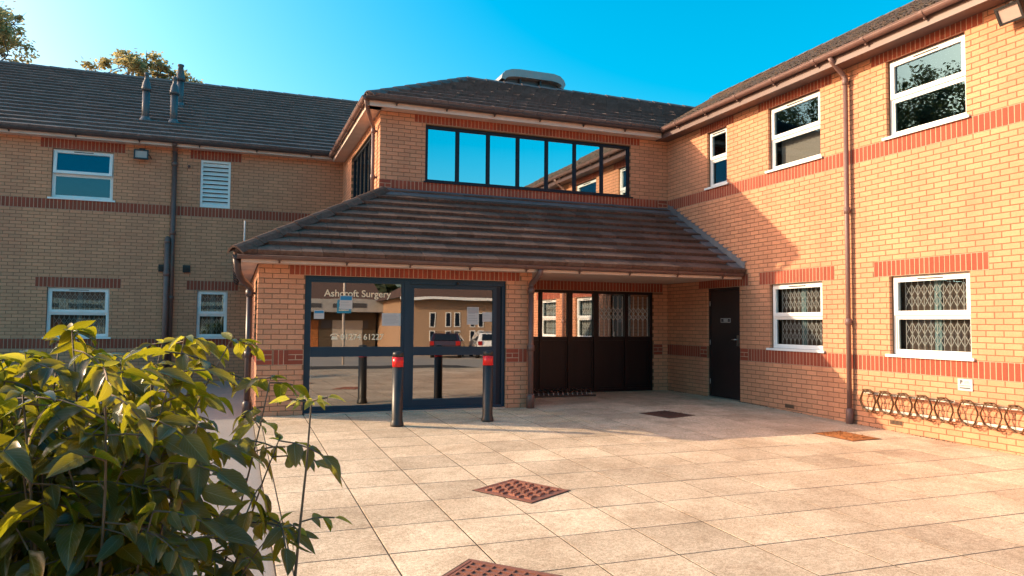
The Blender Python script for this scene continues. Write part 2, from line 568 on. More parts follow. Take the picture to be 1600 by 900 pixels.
def brick_wall(wing, W, u0, u1, z0, z1, openings=(), soldiers=(), stacks=(), phase=0.0, quota=(300, 150), vis=None, back=True):
    """coursed brickwork: a mortar sheet with holes for the openings, and a proud brick in every place."""
    us = sorted({u0, u1, *[o[0] for o in openings], *[o[1] for o in openings]})
    us = [u for u in us if u0 <= u <= u1]
    zs = sorted({z0, z1, *[o[2] for o in openings], *[o[3] for o in openings]})
    zs = [z for z in zs if z0 <= z <= z1]
    b = MB()
    for a, c in zip(us, us[1:]):
        for e, g in zip(zs, zs[1:]):
            mu, mz = (a + c) / 2, (e + g) / 2
            if any(o[0] < mu < o[1] and o[2] < mz < o[3] for o in openings):
                continue
            b.face([(a, .005, e), (c, .005, e), (c, .005, g), (a, .005, g)])
    for o in openings:                                     # reveals
        a, c, e, g = o
        a -= .003; c += .003; e -= .003; g += .003
        b.face([(a, .005, e), (a, .005, g), (a, .14, g), (a, .14, e)])
        b.face([(c, .005, e), (c, .14, e), (c, .14, g), (c, .005, g)])
        b.face([(a, .005, g), (c, .005, g), (c, .14, g), (a, .14, g)])
        b.face([(a, .005, e), (a, .14, e), (c, .14, e), (c, .005, e)])
    wall = b.build('wall', M['mortar'], wing, W)
    items = []
    pm = MB()
    for q in [tuple(s_) for s_ in soldiers] + [(s_[0], s_[0] + .225, s_[1], s_[1] + .225) for s_ in stacks]:
        for a_, b_ in cut((max(q[0], u0) , min(q[1], u1)), [(o[0], o[1]) for o in openings if o[2] < q[3] - .02 and o[3] > q[2] + .02]):
            pm.face([(a_ - .004, .003, q[2] - .006), (b_ - .004, .003, q[2] - .006), (b_ - .004, .003, min(q[3], z1) - .004), (a_ - .004, .003, min(q[3], z1) - .004)])
    if pm.f: pm.build('pointing', M['pale_mortar'], wall, W)
    reds = [(s[0], s[1], s[2], s[3]) for s in soldiers] + [(s[0], s[0] + .225, s[1], s[1] + .225) for s in stacks]
    n = int(round((z1 - z0) / .075))
    base = int(round(z0 / .075))
    for i in range(n):
        z = (base + i) * .075
        bl = [(o[0], o[1]) for o in list(openings) + reds if o[2] < z + .06 and o[3] > z + .015]
        off = (.1125 if (base + i) % 2 else 0) + phase
        k = math.floor((u0 - off) / .225) - 1
        while True:
            a = off + k * .225
            if a >= u1: break
            k += 1
            for p, q in cut((max(a, u0), min(a + .215, u1)), bl):
                items.append((p, z, q - p, .065, 'buff'))
    for a, c, e, g in soldiers:
        kk = int(round((c - a) / .075))
        st = (c - a) / kk
        if g - e > .2:
            for j in range(kk):
                items.append((a + j * st, e, st - .010, .215 if g - e < .24 else g - e, 'red'))
    for a, e in stacks:
        items += [(a, e, .215, .065, 'red'), (a, e + .15, .215, .065, 'red'), (a, e + .075, .1025, .065, 'red'), (a + .1125, e + .075, .1025, .065, 'red')]
    rank = []
    for it in items:
        p = W @ Vector((it[0] + it[2] / 2, 0, it[1] + it[3] / 2))
        q = px(p)
        ok = q and 4 < q[0] < 1596 and 4 < q[1] < 896 and (vis is None or vis(q[0], q[1]))
        rank.append((q[2] if ok else 1e9, ok))
    chosen = set()
    for mk, qn in (('buff', quota[0]), ('red', quota[1])):
        ids = sorted([i for i in range(len(items)) if rank[i][1] and items[i][4] == mk and items[i][2] > .09 * (mk == 'buff')], key=lambda i: rank[i][0])
        chosen.update(ids[:qn])
    st = {'buff': MB(), 'red': MB()}
    rn = random.Random(len(items))
    for i, (u, z, w, h, mk) in enumerate(items):
        dy = rn.uniform(-.0012, .0012)
        var = rn.randrange(10)
        if i in chosen:
            obj('brick' if mk == 'buff' else 'red_brick', brick_mesh(w, h, mk, var), wall, W @ Matrix.Translation((u, dy, z)))
        else:
            st[mk].tint = (var + .5) / 10
            st[mk].cbox(u, u + w, dy, .05, z, z + h, .004)
    for mk, nm in (('buff', 'brick'), ('red', 'red_brick')):
        if st[mk].f:
            st[mk].build(nm, M[mk], wall, W, kind='stuff')
    return wall

# ------------------------------------------------------------------ roofs
def clip_poly(poly, conv):
    """clip a 2D polygon by a convex counter-clockwise one"""
    out = poly
    for i in range(len(conv)):
        a, b = conv[i], conv[(i + 1) % len(conv)]
        nx = []
        for j in range(len(out)):
            p, q = out[j], out[(j + 1) % len(out)]
            dp = (b[0] - a[0]) * (p[1] - a[1]) - (b[1] - a[1]) * (p[0] - a[0])
            dq = (b[0] - a[0]) * (q[1] - a[1]) - (b[1] - a[1]) * (q[0] - a[0])
            if dp >= 0: nx.append(p)
            if dp * dq < 0:
                t = dp / (dp - dq)
                nx.append((p[0] + t * (q[0] - p[0]), p[1] + t * (q[1] - p[1])))
        out = nx
        if not out: return []
    return out

def area2(p):
    return sum(p[i][0] * p[(i + 1) % len(p)][1] - p[(i + 1) % len(p)][0] * p[i][1] for i in range(len(p))) / 2

_tm = {}
def tile_roof(wing, W, poly, mk, gauge=.315, tw=.30, lip=.036, quota=300, jit=.003, parent_roof=None, profile=False, individual=True):
    """W: local x along the eaves, y up the slope, z off the roof. poly: convex ccw in x, y."""
    b = MB()
    b.face([(p[0], p[1], 0) for p in poly])
    b.face([(p[0], p[1], -.03) for p in reversed(poly)])
    for i in range(len(poly)):
        p, q = poly[i], poly[(i + 1) % len(poly)]
        b.face([(p[0], p[1], -.03), (q[0], q[1], -.03), (q[0], q[1], 0), (p[0], p[1], 0)])
    roof = b.build('roof', M[mk], wing, W)
    xs = [p[0] for p in poly]; ys = [p[1] for p in poly]
    items = []
    rn = random.Random(int(len(poly) * 1000 + xs[0] * 100))
    r = 0
    y = min(ys)
    while y < max(ys):
        off = (tw / 2 if r % 2 else 0)
        x = min(xs) - off
        while x < max(xs):
            rect = [(x + .003, y), (x + tw - .003, y), (x + tw - .003, y + gauge), (x + .003, y + gauge)]
            c = clip_poly(rect, poly)
            if len(c) >= 3 and area2(c) > .004:
                items.append((x, y, c, area2(c) > tw * gauge * .97))
            x += tw
        y += gauge
        r += 1
    rank = []
    for i, (x, y, c, full) in enumerate(items):
        q = px(W @ Vector((x + tw / 2, y + gauge / 2, .03)))
        if q and 2 < q[0] < 1598 and 2 < q[1] < 898:
            rank.append((q[2], i))
    chosen = {i for d, i in sorted(rank)[:quota]} if individual else set()
    def hgt(yy, y):
        return lip * (1 - (yy - y) / gauge) + .010
    def emit(bb, x, y, c, dz):
        top = [(p[0], p[1], hgt(p[1], y) + dz) for p in c]
        bb.face(top)
        n = len(c)
        for i in range(n):
            j = (i + 1) % n
            if abs(c[i][1] - (y + gauge)) < 1e-6 and abs(c[j][1] - (y + gauge)) < 1e-6:
                continue
            bb.face([(c[i][0], c[i][1], 0.0), (c[j][0], c[j][1], 0.0), top[j], top[i]])
        if profile:                                        # raised rolls along the tile
            for f in (.16, .66):
                xa = x + tw * f
                if c and min(p[0] for p in c) < xa < max(p[0] for p in c) - .07:
                    h0, h1 = hgt(y, y) + dz, hgt(y + gauge, y) + dz
                    pts = [(0, 0), (.02, .022), (.05, .022), (.07, 0)]
                    for (a0, b0), (a1, b1) in zip(pts, pts[1:]):
                        bb.face([(xa + a0, y - .004, h0 + b0), (xa + a1, y - .004, h0 + b1), (xa + a1, y + gauge, h1 + b1), (xa + a0, y + gauge, h1 + b0)])
                    bb.face([(xa, y - .004, 0.01), (xa + .07, y - .004, 0.01), (xa + .05, y - .004, h0 + .022), (xa + .02, y - .004, h0 + .022)])
    st = MB()
    for i, (x, y, c, full) in enumerate(items):
        dz = rn.uniform(-jit, jit)
        var = rn.randrange(8)
        if i in chosen:
            ox, oy = (x, y)
            cc = [(p[0] - ox, p[1] - oy) for p in c]
            if full:
                k = (mk, tw, gauge, lip, var, profile)
                if k not in _tm:
                    t = MB(); t.tint = (var + .5) / 8
                    emit(t, 0, 0, cc, 0)
                    _tm[k] = t.mesh('tile', M[mk])
                me = _tm[k]
            else:
                t = MB(); t.tint = (var + .5) / 8
                emit(t, 0, 0, cc, 0)
                me = t.mesh('tile', M[mk])
            T = W @ Matrix.Translation((ox, oy, dz)) @ Matrix.Rotation(rn.uniform(-.003, .003), 4, 'Y')
            obj('tile', me, roof, T)
        else:
            st.tint = (var + .5) / 8
            emit(st, x, y, c, dz)
    if st.f:
        st.build('tile', M[mk], roof, W, kind='stuff')
    return roof

def ridge_tiles(roof, p0, p1, mk, L=.45, w=.13, drop=.07, t=.03):
    """angular cap tiles laid end to end along a ridge or hip"""
    p0, p1 = Vector(p0), Vector(p1)
    d = p1 - p0
    n = max(1, int(round(d.length / L)))
    d.normalize()
    side = d.cross(Vector((0, 0, 1))).normalized()
    up = side.cross(d)
    rn = random.Random(int(p0.x * 100))
    step = (p1 - p0).length / n
    for k in range(n):
        b = MB(); b.tint = rn.random()
        def P(a, s_, h): return tuple(p0 + d * (k * step + a) + side * s_ + up * h)
        prof = [(-w, -drop), (-w * .5, -.008), (-.02, .018), (.02, .018), (w * .5, -.008), (w, -drop)]
        a0, a1 = .004, step - .004
        lift = .012
        for (s0, h0), (s1, h1) in zip(prof, prof[1:]):
            b.face([P(a0, s0, h0 + lift), P(a1, s0, h0), P(a1, s1, h1), P(a0, s1, h1 + lift)])
        for a, li in ((a0, lift), (a1, 0)):
            b.face([P(a, s_, h_ + li) for s_, h_ in prof] + [P(a, s_, h_ + li - t) for s_, h_ in reversed(prof)])
        b.build('ridge_tile', M[mk], roof)

# ------------------------------------------------------------------ rainwater goods
def gutter_run(wing, p0, p1, out, mk, r=.058, bracket=.95, skip=None):
    """half-round gutter from p0 to p1; out = horizontal unit vector away from the wall"""
    p0, p1, out = Vector(p0), Vector(p1), Vector(out)
    d = (p1 - p0).normalized()
    L = (p1 - p0).length
    b = MB()
    n = 8
    prev = None
    for k in range(n + 1):
        a = PI + PI * k / n
        off = out * (math.cos(a) * r) + Vector((0, 0, 1)) * (math.sin(a) * r)
        off2 = out * (math.cos(a) * (r - .006)) + Vector((0, 0, 1)) * (math.sin(a) * (r - .006))
        cur = (p0 + off, p1 + off, p0 + off2, p1 + off2)
        if prev:
            b.face([prev[0], prev[1], cur[1], cur[0]], True)
            b.face([prev[2], cur[2], cur[3], prev[3]], True)
        prev = cur
    for s_ in (-1, 1):
        e = out * (s_ * r)
        b.tube([p0 + e, p1 + e], .007, 5)
    for p in (p0, p1):
        b.face([p + out * (math.cos(PI + PI * k / n) * r) + Vector((0, 0, 1)) * math.sin(PI + PI * k / n) * r for k in range(n + 1)])
    g = b.build('gutter', M[mk], wing)
    t = bracket * .6
    rr = r + .009
    while t < L - .1:
        bb = MB()
        c = p0 + d * t
        pts = []
        for k in range(n + 1):
            a = PI + PI * k / n
            pts.append((out * (math.cos(a) * rr) + Vector((0, 0, 1)) * (math.sin(a) * rr)))
        for q0, q1 in zip(pts, pts[1:]):
            bb.face([c + q0 - d * .028, c + q1 - d * .028, c + q1 + d * .028, c + q0 + d * .028])
        for sgn in (-1, 1):
            bb.face([c + q * sgn_ + d * .028 * sgn for q, sgn_ in [(x, 1) for x in pts]] + [c + q * ((r - .004) / rr) + d * .028 * sgn for q in reversed(pts)])
        bb.tube([c - Vector((0, 0, rr + .0)) - out * .01, c - Vector((0, 0, rr + .028)) - out * .035], .016, 6)
        bb.build('gutter_bracket', M[mk], wing)
        t += bracket
    return g

def downpipe(wing, x, y, ztop, zbot, out, mk, top=None, r=.034, collars=(), shoe=False):
    """vertical pipe; top: list of extra points above the straight run; a ring collar at each height"""
    b = MB()
    pts = [(x, y, zbot), (x, y, ztop)]
    b.tube(pts, r, 12)
    p = b.build('downpipe', M[mk], wing)
    if top:
        t = MB()
        full = [Vector((x, y, ztop - .02))] + [Vector(q) for q in top]
        sm = [full[0]]
        for i in range(1, len(full) - 1):
            sm.append(full[i].lerp(full[i - 1], .3)); sm.append(full[i].lerp(full[i + 1], .3))
        sm.append(full[-1])
        t.tube(sm, r * 1.06, 12)
        for i in range(1, len(full) - 1):
            dd = (full[i + 1] - full[i - 1]).normalized()
        t.build('swan_neck', M[mk], p)
    for z in collars:
        c = MB()
        c.lathe([(r * 1.02, -.05), (r * 1.28, -.045), (r * 1.28, .045), (r * 1.02, .05)], (x, y, z), 14)
        o = Vector(out)
        c.tube([Vector((x, y, z)) - o * .02, Vector((x, y, z)) - o * .085], .02, 6)
        c.build('pipe_clip', M[mk], p)
    if shoe:
        s = MB()
        s.lathe([(r * 1.5, 0), (r * 1.5, .20), (r * 1.1, .24)], (x, y, zbot), 14)
        s.build('pipe_shoe', M[mk], p)
    return p

# ------------------------------------------------------------------ windows
def frame_boxes(b, a, c, e, g, t, y0, y1):
    b.box(a, a + t, y0, y1, e, g)
    b.box(c - t, c, y0, y1, e, g)
    b.box(a + t, c - t, y0 + .001, y1, e, e + t)
    b.box(a + t, c - t, y0 + .001, y1, g - t, g)

def lattice(parent, W, a, c, e, g, y, pitch, rows, mk='grille', r=.0055, name='security_grille'):
    b = MB()
    n = max(2, int(round((c - a) / pitch)))
    st = (c - a) / n
    for k in range(n + 1):
        x = a + k * st
        b.tube([(x, y, e), (x, y, g)], r, 4)
    for (f0, f1) in rows:
        z0, z1 = e + (g - e) * f0, e + (g - e) * f1
        for k in range(n):
            x0, x1 = a + k * st, a + (k + 1) * st
            b.tube([(x0, y - .006, z0), (x1, y - .006, z1)], r * .9, 4)
            b.tube([(x0, y + .006, z1), (x1, y + .006, z0)], r * .9, 4)
    return b.build(name, M[mk], parent, W)

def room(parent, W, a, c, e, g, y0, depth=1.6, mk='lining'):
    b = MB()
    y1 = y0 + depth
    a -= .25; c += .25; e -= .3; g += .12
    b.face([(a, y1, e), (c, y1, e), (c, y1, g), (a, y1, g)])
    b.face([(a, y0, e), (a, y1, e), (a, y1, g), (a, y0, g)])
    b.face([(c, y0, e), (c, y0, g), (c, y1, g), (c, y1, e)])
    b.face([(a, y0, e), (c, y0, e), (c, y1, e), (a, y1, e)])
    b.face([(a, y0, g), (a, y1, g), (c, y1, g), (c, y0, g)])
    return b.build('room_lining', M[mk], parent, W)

def upvc_window(wing, W, a, c, e, g, split=.50, opened=0.0, inside=None, vent=True, rdepth=1.6, gl='g_win'):
    """white window: frame, top-hung casement over a fixed pane, sill."""
    y = .075
    b = MB()
    frame_boxes(b, a + .004, c - .004, e + .03, g - .006, .045, y, y + .07)
    zm = e + (g - e) * split
    b.box(a + .049, c - .049, y + .002, y + .07, zm - .028, zm + .028)
    w = b.build('window', M['white'], wing, W)
    s = MB()
    s.box(a - .055, c + .055, -.035, y + .02, e + .004, e + .026)
    s.box(a - .055, c + .055, -.035, -.018, e - .012, e + .004)
    s.build('sill', M['white'], w, W)
    # casement
    t = MB()
    ca, cc, ce, cg = a + .028, c - .028, zm + .006, g - .03
    H = cg
    frame_boxes(t, ca, cc, ce - H, cg - H, .062, -.02, .035)
    if vent:
        pass
    T = W @ Matrix.Translation((0, y, H)) @ Matrix.Rotation(-opened, 4, 'X')
    cs = t.build('casement', M['white'], w, T)
    q = MB()
    q.face([(ca + .055, .012, ce - H + .055), (cc - .055, .012, ce - H + .055), (cc - .055, .012, cg - H - .055), (ca + .055, .012, cg - H - .055)])
    o = q.build('pane', M[gl], w, T)
    q = MB()
    frame_boxes(q, ca + .060, cc - .060, ce - H + .060, cg - H - .060, .006, .004, .013)
    frame_boxes(q, a + .066, c - .066, e + .092, zm - .046, .006, y + .018, y + .03)
    if not opened:
        q2 = q
    q.build('glazing_gasket', M['rubber'], w, W @ Matrix.Translation((0, 0, 0))) if False else None
    bd = MB()
    frame_boxes(bd, a + .048, c - .048, e + .074, zm - .027, .022, y + .014, y + .05)
    bd.build('glazing_bead', M['white'], w, W)
    q = MB()
    q.face([(a + .06, y + .03, e + .085), (c - .06, y + .03, e + .085), (c - .06, y + .03, zm - .035), (a + .06, y + .03, zm - .035)])
    q.build('pane', M[gl], w, W)
    if vent:
        v = MB()
        mid = (a + c) / 2
        hw = min(.19, (c - a) * .3)
        v.box(mid - hw, mid + hw, -.032, -.018, -.034, -.022)
        v.build('trickle_vent', M['rubber'], w, T)
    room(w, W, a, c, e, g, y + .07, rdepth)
    if inside: inside(w, a, c, e, g, y, zm)
    return w

# =================================================================== GROUND
g = MB()
ys = [400, -2.2, -75, -400]
zz = [0, 0, gz(-75), gz(-75)]
for k in range(3):
    g.face([(-400, ys[k + 1], zz[k + 1] - .03), (400, ys[k + 1], zz[k + 1] - .03), (400, ys[k], zz[k] - .03), (-400, ys[k], zz[k] - .03)])
go = g.build('ground', M['asphalt'])
tag(go, 'grey asphalt ground running past the paving', kind='structure')

g = MB()
g.face([(-70, -75, gz(-75) - .024), (70, -75, gz(-75) - .024), (70, -17, gz(-17) - .024), (-70, -17, gz(-17) - .024)])
tag(g.build('car_park', M['carpark']), 'pale worn car park surface behind the viewer', kind='structure')

pav = empty('paving', (-4, -8, 0), 'beige flagstone forecourt of square exposed aggregate slabs', kind='structure')
SP = .609
b = MB()
YB = [1.0, -2.2, -20.0]
for k in range(2):
    b.face([(-8.37, YB[k + 1], gz(YB[k + 1]) - .0017), (.06, YB[k + 1], gz(YB[k + 1]) - .0017), (.06, YB[k], gz(YB[k]) - .0017), (-8.37, YB[k], gz(YB[k]) - .0017)])
b.build('joint_bed', M['joint'], pav)
_sm = {}
def slab_mesh(w, h):
    k = (round(w, 3), round(h, 3))
    if k not in _sm:
        s = MB()
        c = .0012
        s.v += [(0, 0, -.006), (w, 0, -.006), (w, h, -.006), (0, h, -.006), (0, 0, -c), (w, 0, -c), (w, h, -c), (0, h, -c), (c, c, 0), (w - c, c, 0), (w - c, h - c, 0), (c, h - c, 0)]
        s.f.append((8, 9, 10, 11))
        for a in range(4):
            d = (a + 1) % 4
            s.f.append((4 + a, 4 + d, 8 + d, 8 + a)); s.f.append((a, d, 4 + d, 4 + a))
        s.t += [.5] * 9; s.s += [False] * 9
        _sm[k] = s.mesh('slab', M['slab'])
    return _sm[k]
rn = random.Random(3)
slabs = []
yj = [-9.22 + SP * k for k in range(-13, 17)]
for j in range(len(yj) - 1):
    y0, y1 = yj[j], min(yj[j + 1], -.005)
    if y0 > -.05: break
    for i in range(-1, 15):
        x0 = -8.262 + SP * i
        x1 = x0 + SP
        if i == -1: x0 = -8.365
        x1 = min(x1, -.004)
        if x1 - x0 < .02: continue
        if x0 < -4.05 and y1 > -2.14:                     # under the porch floor
            if y0 > -2.14: continue
            y1c = -2.14
        else:
            y1c = y1
        if y1c - y0 < .03: continue
        slabs.append((x0, x1, y0, y1c))
def sdist(s):
    q = px(((s[0] + s[1]) / 2, (s[2] + s[3]) / 2, gz(s[2])))
    return (0 if q and -80 < q[0] < 1680 and q[1] < 960 else 1, q[2] if q else 99)
slabs.sort(key=sdist)
rest = MB()
for n_, (x0, x1, y0, y1) in enumerate(slabs):
    w, h = x1 - x0 - .011, y1 - y0 - .011
    sl_ = math.atan(.02) if (y0 + y1) / 2 < -2.2 else 0
    T = Matrix.Translation((x0 + .0055, y0 + .0055, gz(y0) + rn.uniform(-.0003, .0007))) @ Matrix.Rotation(sl_ + rn.uniform(-.0007, .0007), 4, "X") @ Matrix.Rotation(rn.uniform(-.0007, .0007), 4, "Y")
    if n_ < 290:
        obj('slab', slab_mesh(w, h), pav, T)
    else:
        me = slab_mesh(w, h)
        i0 = len(rest.v)
        rest.v += [tuple(T @ v.co) for v in me.vertices]
        for p in me.polygons:
            rest.f.append(tuple(i0 + q for q in p.vertices)); rest.t.append(.5); rest.s.append(False)
if rest.f: rest.build('slab', M['slab'], pav, kind='stuff')

# manhole covers
def manhole(name, cx, cy, w, h, ang, mk, label, style):
    T0 = Matrix.Translation((cx, cy, gz(cy) + .001)) @ Matrix.Rotation(math.atan(.02), 4, 'X') @ Matrix.Rotation(ang, 4, 'Z')
    o = bpy.data.objects.new(name, None)
    put(o, None, T0)
    tag(o, label, 'manhole cover', 'manhole covers set in the paving')
    f = MB()
    f.box(-w / 2 - .014, w / 2 + .014, -h / 2 - .014, h / 2 + .014, -.009, .0022)
    f.build('bedding', M['joint'], o, T0)
    f = MB()
    t = .022
    for x0, x1, y0, y1 in ((-w / 2, w / 2, -h / 2, -h / 2 + t), (-w / 2, w / 2, h / 2 - t, h / 2), (-w / 2, -w / 2 + t, -h / 2 + t, h / 2 - t), (w / 2 - t, w / 2, -h / 2 + t, h / 2 - t)):
        f.box(x0, x1, y0, y1, -.008, .006)
    f.build('frame', M[mk], o, T0)
    l_ = MB()
    l_.box(-w / 2 + t + .004, w / 2 - t - .004, -h / 2 + t + .004, h / 2 - t - .004, -.008, .0035)
    l_.build('lid', M[mk], o, T0)
    s = MB()
    if style == 'basket':
        nx, ny = 7, 6
        for i in range(nx):
            for j in range(ny):
                x = -w / 2 + .055 + (w - .11) * (i + .5) / nx
                y = -h / 2 + .055 + (h - .11) * (j + .5) / ny
                if abs(x) < .17 and abs(y) < .035: continue
                if (i + j) % 2: s.box(x - .036, x + .036, y - .012, y + .012, .0035, .017)
                else: s.box(x - .012, x + .012, y - .036, y + .036, .0035, .017)
        s.box(-.17, .17, -.008, .008, .0035, .014)
    elif style == 'grid':
        for i in range(9):
            x = -w / 2 + .05 + (w - .1) * i / 8
            s.box(x - .007, x + .007, -h / 2 + .04, h / 2 - .04, .0035, .013)
        for j in range(8):
            y = -h / 2 + .05 + (h - .1) * j / 7
            s.box(-w / 2 + .04, w / 2 - .04, y - .006, y + .006, .0035, .011)
    else:
        r_ = random.Random(5)
        for i in range(10):
            x = -w / 2 + .045 + (w - .09) * i / 9
            s.box(x - .006, x + .006, -h / 2 + .035, h / 2 - .035, .0035, .010)
        for i in range(90):
            x, y, a = r_.uniform(-w / 2 + .04, w / 2 - .04), r_.uniform(-h / 2 + .04, h / 2 - .04), r_.uniform(0, 6.3)
            q = r_.uniform(.012, .03)
            s.tube([(x, y, .012), (x + q * math.cos(a), y + q * math.sin(a), .016)], .005, 4)
    s.build('raised_tread', M[mk], o, T0)
manhole('manhole_cover', -6.205, -7.305, .56, .64, math.radians(31), 'iron', 'terracotta coloured cast iron cover with raised basket tread in the middle of the paving', 'basket')
manhole('manhole_cover', -7.19, -9.325, .62, .62, math.radians(44), 'iron', 'terracotta coloured iron cover nearest the viewer, cut by the picture bottom', 'grid')
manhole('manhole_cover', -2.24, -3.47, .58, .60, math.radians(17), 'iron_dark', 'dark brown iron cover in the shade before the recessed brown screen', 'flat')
manhole('manhole_cover', -1.0, -5.85, .50, .64, math.radians(4), 'rust', 'bright orange rusty cover beside the brown downpipe and bicycle racks', 'debris')

# =================================================================== SUNLIT WING (plane X = 0)
R = empty('office_wing', (0, -6, 0), 'two-storey sunlit yellow brick wing with white windows and wall-mounted bicycle racks', 'building')
wins = []
for u in (3.19, 5.67, 8.6, 11.08):
    wins += [(u, u + 1.215, .975, 2.10), (u, u + 1.215, 4.05, 5.175)]
wins.append((1.42, 2.035, 4.05, 5.175))
door = (1.405, 2.385, -.03, 2.10)
ops = wins + [door]
sold = []
stacks = []
UE = 13.5
sold += [(.0, 1.155, .75, .975), (2.63, UE, .75, .975), (0.0, UE, 3.825, 4.05)]
stacks += [(1.17, .75), (2.395, .75)]
for u in (3.19, 5.67, 8.6, 11.08):
    sold.append((u - .255, u + 1.47, 2.10, 2.325)); sold.append((u - .255, u + 1.47, 5.175, 5.40))
sold += [(1.2, 2.25, 5.175, 5.40), (1.13, 2.63, 2.10, 2.325)]
def visR(x, y): return x > 1185
brick_wall(R, W_R, -.045, UE, -.30, 5.475, ops, sold, stacks, quota=(300, 150), vis=visR)

def in_blind(w, a, c, e, g, y, zm):
    b = MB()
    n = 11
    for k in range(n):
        x = a + .06 + (c - a - .12) * (k + .5) / n
        hw = (c - a - .12) / n * .42
        b.face([(x - hw, y + .16, e + .12), (x + hw, y + .19, e + .12), (x + hw, y + .19, e + .55), (x - hw, y + .16, e + .55)])
    b.build('blind_slat', M['blind'], w, W_R)
def in_grille(Wm, bar=True, back='brown_backing'):
    def f(w, a, c, e, g, y, zm):
        b = MB(); b.face([(a + .02, y + .14, e + .02), (c - .02, y + .14, e + .02), (c - .02, y + .14, g - .02), (a + .02, y + .14, g - .02)]); b.build('curtain_backing', M[back], w, Wm)  # rear wing's curtain; on the sunlit wing its brown imitates reflections and dust
        lattice(w, Wm, a + .12, c - .12, zm + .06, g - .08, y + .10, .095, ((.12, .5), (.5, .88)))
        lattice(w, Wm, a + .12, c - .12, e + .1, zm - .06, y + .10, .095, ((.1, .5), (.5, .9)))
        if bar:
            b = MB()
            m_ = (a + c) / 2
            b.box(m_ - .05, m_ + .05, y + .115, y + .13, e + .06, g - .06)
            b.build('mullion_panel', M['bluebar'], w, Wm)
    return f
for u in (3.19, 5.67, 8.6, 11.08):
    upvc_window(R, W_R, u, u + 1.215, .975, 2.10, inside=in_grille(W_R), gl='g_sun')
    upvc_window(R, W_R, u, u + 1.215, 4.05, 5.175, inside=in_blind if u < 4 else None, gl='g_sun')
upvc_window(R, W_R, 1.42, 2.035, 4.05, 5.175, vent=True, gl='g_sun')
# door
d = MB()
frame_boxes(d, door[0] + .003, door[1] - .003, .0, 2.095, .045, .035, .11)
dr = d.build('door', M['door'], R, W_R)
d = MB(); d.box(door[0] + .05, door[1] - .05, .05, .095, .03, 2.045); d.build('door_leaf', M['door'], dr, W_R)
d = MB(); d.box(door[0] + .02, door[1] - .02, -.01, .10, -.02, .018); d.build('threshold', M['steel'], dr, W_R)
d = MB(); d.box(2.25, 2.30, .036, .05, 1.0, 1.2); d.tube([(2.27, .036, 1.12), (2.27, -.012, 1.12), (2.17, -.016, 1.12)], .011, 8); d.build('handle', M['steel'], dr, W_R)
d = MB()
for z in (.3, 1.05, 1.8): d.tube([(1.452, .03, z - .05), (1.452, .03, z + .05)], .008, 6)
d.build('hinge', M['steel'], dr, W_R)
room(dr, W_R, door[0], door[1], .3, 2.0, .12, .3)
# the wing's far shell
s = MB()
def shell(wing, x0, x1, y0, y1, z1, mk='buff', skip=''):
    b = MB(); b.box(x0, x1, y0, y1, -.6, z1, skip + 'b'); return b.build('outer_wall', M[mk], wing)
sb = MB()
sb.face([(9.3, -UE, -.6), (9.3, 12, -.6), (9.3, 12, 5.4), (9.3, -UE, 5.4)])
sb.face([(0.06, -UE, -.6), (9.3, -UE, -.6), (9.3, -UE, 5.4), (0.06, -UE, 5.4)])
sb.build('outer_wall', M['buff'], R)
# fascia, soffit
f = MB()
f.box(.02, UE + .3, -.27, -.002, 5.318, 5.335)
f.box(.02, UE + .3, -.30, -.27, 5.300, 5.52)
f.build('fascia', M['fascia_brown'], R, W_R)
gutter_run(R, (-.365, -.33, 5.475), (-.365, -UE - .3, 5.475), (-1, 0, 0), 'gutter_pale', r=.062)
TP = math.tan(math.radians(28.5)); SP_, CP_ = math.sin(math.radians(28.5)), math.cos(math.radians(28.5))
# roof slope facing the court: local x along -Y, y up the slope
WRR = frame_matrix((-.38, 0, 5.46), (0, -1, 0), (CP_, 0, SP_))
rl = 5.2 / CP_
kk = 5.2
polyR = [(.36, 0), (UE + .45, 0), (UE + .45, rl), (.36 - kk, rl)]
tile_roof(R, WRR, polyR, 'tile_moss', lip=.04, jit=.006, quota=300)
moss = MB(); rn = random.Random(8)
for k in range(9000):
    x = rn.uniform(.1, UE); yy = rn.uniform(0, rl)
    p = WRR @ Vector((x, yy, rn.uniform(.03, .05))); q = rn.uniform(.012, .034)
    moss.tint = rn.random()
    o6 = [p + Vector((q, 0, 0)), p + Vector((0, q, 0)), p - Vector((q, 0, 0)), p - Vector((0, q, 0)), p + Vector((0, 0, q))]
    for i in range(4): moss.face([o6[i], o6[(i + 1) % 4], o6[4]])
moss.build('moss', M['tile_moss'], R, kind='stuff')
b = MB()
zr = 5.46 + 5.2 * TP
b.face([(4.82, -UE - .45, zr), (10.0, -UE - .45, 5.46), (10.0, 6, 5.46), (4.82, 6, zr)])
rb = b.build('roof', M['tile_moss'], R)
ridge_tiles(rb, (4.82, -UE - .4, zr + .06), (4.82, 5, zr + .06), 'tile_moss')
b = MB(); b.face([(0.0, -UE - .02, 5.4), (9.3, -UE - .02, 5.4), (4.82, -UE - .02, zr - .05)]); b.build('gable', M['buff'], R)
# downpipe
downpipe(R, -.075, -5.0, 5.14, -.07, (-1, 0, 0), 'gutter_pale', top=[(-.075, -5.0, 5.16), (-.30, -5.0, 5.33), (-.365, -5.0, 5.42)], r=.036, collars=(5.08, 3.12, 1.45), shoe=True)
# vents low in the wall
for u, lab in ((3.55, 0), (5.65, 1)):
    b = MB()
    b.box(u, u + .215, -.004, .01, .02, .085)
    v = b.build('air_brick', M['mortar'], R, W_R)
    b = MB()
    for k in range(9): b.box(u + .012 + k * .022, u + .022 + k * .022, -.007, -.003, .028, .077)
    b.build('vent_slot', M['blackpl'], v, W_R)

